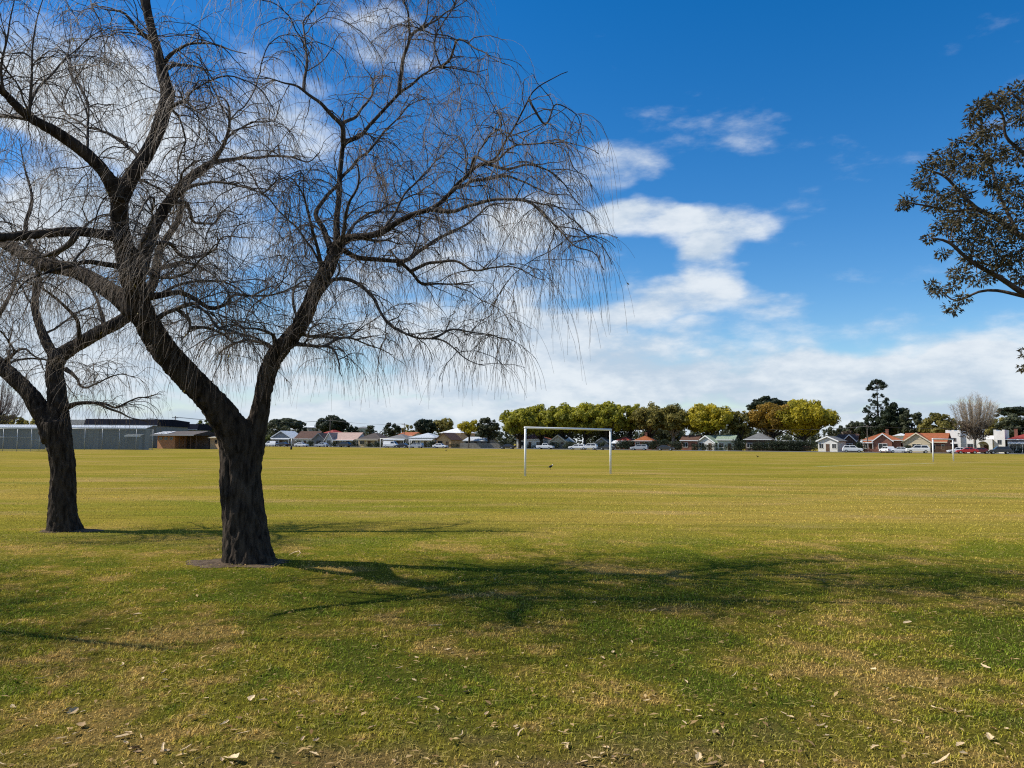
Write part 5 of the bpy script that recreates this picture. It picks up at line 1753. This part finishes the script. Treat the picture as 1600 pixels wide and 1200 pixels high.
def loft(m, prof, ws, mi=0):
    """outline in x-z swept across the width: ws = [(y, inset)] from left to right"""
    cx = sum(p[0] for p in prof) / len(prof); cz = sum(p[1] for p in prof) / len(prof)
    n = len(prof); base = len(m.v)
    for (y, ins) in ws:
        for (x, z) in prof:
            m.v.append((x - math.copysign(ins, x - cx) * min(1, abs(x - cx)), y, z - (ins * .7 if z > cz else -ins * .3)))
    for i in range(len(ws) - 1):
        for k in range(n):
            j = (k + 1) % n
            m.f.append((base + i * n + k, base + (i + 1) * n + k, base + (i + 1) * n + j, base + i * n + j)); m.m.append(mi)
    m.f.append(tuple(base + k for k in range(n))); m.m.append(mi)
    m.f.append(tuple(base + (len(ws) - 1) * n + k for k in reversed(range(n)))); m.m.append(mi)


def car(lab, x, shape, col, base_=223.0, yaw=0.0, flip=False, scale=1.0, grp='vehicles parked along the far street', name='car'):
    P = ground(x, HY(x, base_))
    root = empty(name, P + Vector((0, 0, .004)), R(-21 + yaw + (180 if flip else 0)))
    root.scale = (scale,) * 3
    tag(root, lab, 'car' if shape not in ('ute', 'van') else shape, grp)
    lo, hi = SHAPES[shape]
    hw = .9
    m = MB(); loft(m, lo, [(-hw, .1), (-hw + .09, .02), (0, 0), (hw - .09, .02), (hw, .1)])
    m.build('body', PAINT[col], root, False)
    m = MB(); n = len(hi)
    for s_ in (-1, 1):
        for (xx, z) in hi:
            t = (z - hi[0][1]) / (hi[1][1] - hi[0][1])
            m.v.append((xx, s_ * (hw - .06 - .17 * max(0, min(1, t))), z))
    m.f = [(3, 2, 1, 0), (4, 5, 6, 7), (0, 1, 5, 4), (1, 2, 6, 5), (2, 3, 7, 6)]; m.m = [0] * 5
    cab = m.build('cabin', PAINT[col], root)
    # glazing, a little proud of the cabin
    c0, c1, c2, c3 = hi
    zb, ztp = c0[1], c1[1]

    def side(t0, t1, xa, xb, xc2, xd, s_):
        def yy(t): return s_ * (hw - .06 - .17 * t + .006)
        za, zc = zb + (ztp - zb) * t0, zb + (ztp - zb) * t1
        g = MB(); g.poly([(xa, yy(t0), za), (xb, yy(t1), zc), (xc2, yy(t1), zc), (xd, yy(t0), za)]); g.build('window', MT['glass'], cab)

    def ed(a, b, t): return a[0] + (b[0] - a[0]) * t
    t0, t1 = .14, .86
    f0, f1, b0, b1 = ed(c0, c1, t0) + .14, ed(c0, c1, t1) + .12, ed(c3, c2, t0) - .12, ed(c3, c2, t1) - .1
    nw = 2 if shape != 'van' else 1
    if shape == 'van':
        b0, b1 = f0 + 1.5, f1 + .9
    for s_ in (-1, 1):
        for k in range(nw):
            u0_, u1_ = k / nw + (.02 if k else 0), (k + 1) / nw - .02
            side(t0, t1, f0 + (b0 - f0) * u0_, f1 + (b1 - f1) * u0_, f1 + (b1 - f1) * u1_, f0 + (b0 - f0) * u1_, s_)
    for (p, q, dx) in ((c0, c1, -.012), (c3, c2, .012)):
        g = MB(); y0 = hw - .06 - .17 * t0 - .1; y1 = hw - .06 - .17 * t1 - .1
        xa, xb = ed(p, q, t0) + dx, ed(p, q, t1) + dx
        za, zc = zb + (ztp - zb) * t0, zb + (ztp - zb) * t1
        g.poly([(xa, -y0, za), (xa, y0, za), (xb, y1, zc), (xb, -y1, zc)]); g.build('windscreen' if dx < 0 else 'rear_window', MT['glass'], cab)
    for xw in (-1.42, 1.42):
        for s_ in (-1, 1):
            t_ = MB(); t_.cyl((xw, s_ * .70, .33), (xw, s_ * .915, .33), .33, 16); tw_ = t_.build('wheel', MT['tyre'], root)
            t_ = MB(); t_.cyl((xw, s_ * .914, .33), (xw, s_ * .925, .33), .20, 12); t_.build('rim', MT['rim'], tw_)
    for s_ in (-1, 1):
        fx = min(p[0] for p in lo); bx = max(p[0] for p in lo); zz = lo[1][1]
        MB().box((fx - .0, s_ * .62 - .18, zz - .06), (fx + .12, s_ * .62 + .18, zz + .1)).build('headlight', MT['lampclear'], root)
        MB().box((bx - .12, s_ * .68 - .12, zz), (bx + .005, s_ * .68 + .12, zz + .25)).build('tail_light', MT['lampred'], root)
    return root


car('dark car parked in front of the pale grey house, left of the padded post', 441, 'sedan', 'dark')
car('white van parked left of the dark car, by the big willow trunk', 424, 'van', 'white', scale=.9)
car('white sedan parked by the brown tiled house', 471, 'sedan', 'white', flip=True)
car('small silver car in the white gable\'s driveway', 503, 'sedan', 'silver', 224)
car('dark four wheel drive in front of the dark hedge of the pink roofed house', 537, 'suv', 'dark')
car('white van in front of the low grey house, by the far goal', 611, 'van', 'white', flip=True)
car('dark sedan between the posts of the far goal', 628, 'sedan', 'dark')
car('silver wagon right of the far goal', 650, 'wagon', 'silver')
car('white sedan in front of the brown gabled house', 688, 'sedan', 'white', flip=True)
car('dark sedan left of the near goal', 793, 'sedan', 'dark')
car('white ute seen through the left part of the near goal', 852, 'ute', 'white', flip=True)
car('white wagon seen through the middle of the near goal', 902, 'wagon', 'white')
car('white four wheel drive seen through the near goal, right of the white wagon', 921, 'suv', 'white', 222)
car('dark car beside the white garden tent', 949, 'sedan', 'dark')
car('silver-grey car in front of the orange tiled house', 999, 'wagon', 'silver')
car('dark car under the brownish olive tree', 1040, 'sedan', 'dark', flip=True)
car('big white four wheel drive beside the small white cottage', 1332, 'suv', 'white', 223, flip=True, scale=1.02)
car('white car seen from behind in front of the brick bungalow', 1386, 'wagon', 'white', 224.5, yaw=-70)
car('white car cut by the cream bungalow\'s left corner', 1405, 'sedan', 'white', 223)
car('long white van-like wagon in front of the cream gabled bungalow', 1434, 'suv', 'white', 220, flip=False, scale=1.12)
car('white car left of the red car, by the far right goal post', 1497, 'sedan', 'white', 222.5)
car('bright red car in front of the white parapet house', 1511, 'sedan', 'red', 219.5)
car('maroon car half hidden by the bare tree', 1530, 'sedan', 'maroon', 224)
car('dark car right of the white parapet house', 1562, 'suv', 'dark', 223)

# ------------------------------------------------------------------ bark chips and leaves on the grass
def chip_material():
    m = mat('dry_bark_chip', (0.46, 0.32, 0.16), 0.9, col2=(0.68, 0.53, 0.32), scale=18, spec=0.08)
    t = m.node_tree; p = t.nodes['Principled BSDF']
    rp = [n for n in t.nodes if n.type == 'VALTORGB'][0]
    oi = t.nodes.new('ShaderNodeObjectInfo'); mx2 = t.nodes.new('ShaderNodeMix'); mx2.data_type = 'RGBA'
    mr = t.nodes.new('ShaderNodeMapRange'); mr.inputs[1].default_value = .5; mr.inputs[2].default_value = 1.1; mr.inputs[4].default_value = .85
    t.links.new(oi.outputs['Random'], mr.inputs[0]); t.links.new(mr.outputs[0], mx2.inputs[0])
    t.links.new(rp.outputs[0], mx2.inputs[6]); mx2.inputs[7].default_value = (0.19, 0.105, 0.045, 1)
    t.links.new(mx2.outputs[2], p.inputs['Base Color'])
    return m


MT['chip'] = chip_material()
chips = []
rc = random.Random(31)
for k in range(7):
    n = 6; ln, wd = 1.0, (rc.uniform(.15, .24) if k < 3 else rc.uniform(.28, .5)); curl = rc.uniform(.05, .35); bend = rc.uniform(-.2, .2)
    m = MB()
    for i in range(n + 1):
        t = i / n; hw = wd * .5 * (math.sin(math.pi * (0.08 + .84 * t)) ** rc.uniform(.4, 1.2)) * rc.uniform(.6, 1.2)
        x = (t - .5) * ln; y = bend * math.sin(t * math.pi); z = .05 + curl * (t - .4) ** 2
        m.v += [(x, y - hw, z + hw * .5), (x, y, z - .012), (x, y + hw, z + hw * .5), (x, y - hw, z + hw * .5 + .025), (x, y, z + .02), (x, y + hw, z + hw * .5 + .025)]
    for i in range(n):
        q = i * 6
        for (a, b) in ((0, 1), (1, 2)):
            m.f.append((q + a, q + b, q + 6 + b, q + 6 + a)); m.m.append(0)
        for (a, b) in ((3, 4), (4, 5)):
            m.f.append((q + a, q + 6 + a, q + 6 + b, q + b)); m.m.append(0)
        m.f.append((q + 0, q + 6, q + 9, q + 3)); m.m.append(0); m.f.append((q + 2, q + 5, q + 11, q + 8)); m.m.append(0)
    me = m.mesh('chip'); me.materials.append(MT['chip'])
    chips.append(me)


pale = []
for me in chips:
    c_ = me.copy(); c_.materials.clear(); c_.materials.append(MT['bleached']); pale.append(c_)


def chip(x, y, size, lab, grp, name='bark_chip', k=None, rz=None, lift=.010):
    P = gpix(x, y)
    o = link(name, (pale if name == 'bark_chip' else chips)[rc.randrange(7) if k is None else k], [])
    o.location = (P.x, P.y, lift); o.rotation_euler = (rc.gauss(0, .22), rc.gauss(0, .18), rc.uniform(0, 6.28) if rz is None else rz)
    size *= .76
    o.scale = (size, size * rc.uniform(.8, 1.3), size * .8)
    tag(o, lab, 'bark' if name == 'bark_chip' else 'leaf', grp)


G1 = 'larger bark pieces on the lawn'
for (x, y, s_, lb) in ((1020, 958, .16, 'pale bark strip on the shaded grass right of the picture middle'), (215, 964, .11, 'pale round bark flake on the grass left of the big trunk'), (62, 1066, .10, 'whitish bark flake near the left edge of the lawn'),
                       (394, 1098, .10, 'cream bark flake on the lawn below the big trunk'), (1418, 977, .13, 'pale twisted bark piece near the right edge of the shade'), (1472, 1196, .17, 'upturned pale bark strip at the bottom edge, right'),
                       (255, 1176, .14, 'bark strip at the bottom left, propped up'), (290, 1178, .14, 'flat bark strip beside the propped one at the bottom left'), (365, 1192, .13, 'dark edged bark slab at the bottom left'), (310, 1192, .10, 'small bark strip below the pair at the bottom left'),
                       (350, 1136, .10, 'cream bark flake above the dark edged slab'), (1540, 1046, .10, 'white bark flake near the right edge below the shade'), (1365, 1051, .08, 'tan bark flake in the lower right lawn'), (701, 1020, .08, 'small square cream flake in the middle of the lawn'),
                       (590, 965, .10, 'pale bark curl on the grass below the trunk shadow'), (680, 982, .18, 'long thin pale stick-like bark strip in the middle lawn'), (222, 1067, .09, 'double white flake in the lower left lawn')):
    chip(x, y, s_ * .9, lb, G1, k=rc.randrange(3) if any(w in lb for w in ('strip', 'stick', 'curl')) else rc.randrange(3, 7), lift=.022)
G2 = 'dry leaves scattered on the near lawn'
for _ in range(230):
    if _ % 4 == 0:
        cxy = (rc.uniform(5, 1595), 930 + 270 * rc.random() ** .7)
    x, y = cxy[0] + rc.gauss(0, 55), min(1197, max(915, cxy[1] + rc.gauss(0, 14)))
    x = min(1596, max(4, x))
    chip(x, y, rc.uniform(.03, .06) + .05 * rc.random() ** 4, 'small pale dry leaf lying on the near lawn', G2, 'fallen_leaf')
# finer litter that nobody could count
n = 3000
Yv = 3.6 + 11 * RNG.random(n) ** 1.3; Xv = (RNG.random(n) * 2 - 1) * (.75 * Yv + .6)
az = RNG.random(n) * 6.28; ln = .010 + .022 * RNG.random(n); wd = ln * RNG.uniform(.18, .5, n)
zz = .012 + .02 * RNG.random(n)
c, s_ = np.cos(az), np.sin(az)
tl_ = RNG.normal(0, .18, n)
Q = np.zeros((n, 4, 3))
Q[:, 0] = np.stack([Xv - c * ln, Yv - s_ * ln, zz - ln * tl_], 1); Q[:, 1] = np.stack([Xv + s_ * wd, Yv - c * wd, zz + .004], 1)
Q[:, 2] = np.stack([Xv + c * ln, Yv + s_ * ln, zz + ln * tl_], 1); Q[:, 3] = np.stack([Xv - s_ * wd, Yv + c * wd, zz + .006], 1)
tag(link('leaf_litter', np_mesh('leaf_litter', Q.reshape(-1, 3), np.arange(n * 4).reshape(-1, 4), attrs={'tint': np.repeat(RNG.random(n), 4)}), MT['litter']), 'fine leaf and bark litter strewn over the lawn', 'litter', kind='stuff')
# bent pale stick beside the big trunk
m = MB(); A = gpix(452, 868)
m.tube([(0, 0, .01), (.08, -.02, .05), (.16, -.06, .075), (.19, -.1, .05), (.15, -.14, .01)], [.007, .008, .008, .007, .005], 6)
o = m.build('fallen_stick', MT['bleached'], smooth=True); o.location = A
tag(o, 'thin bent pale stick on the soil beside the big willow trunk', 'stick')
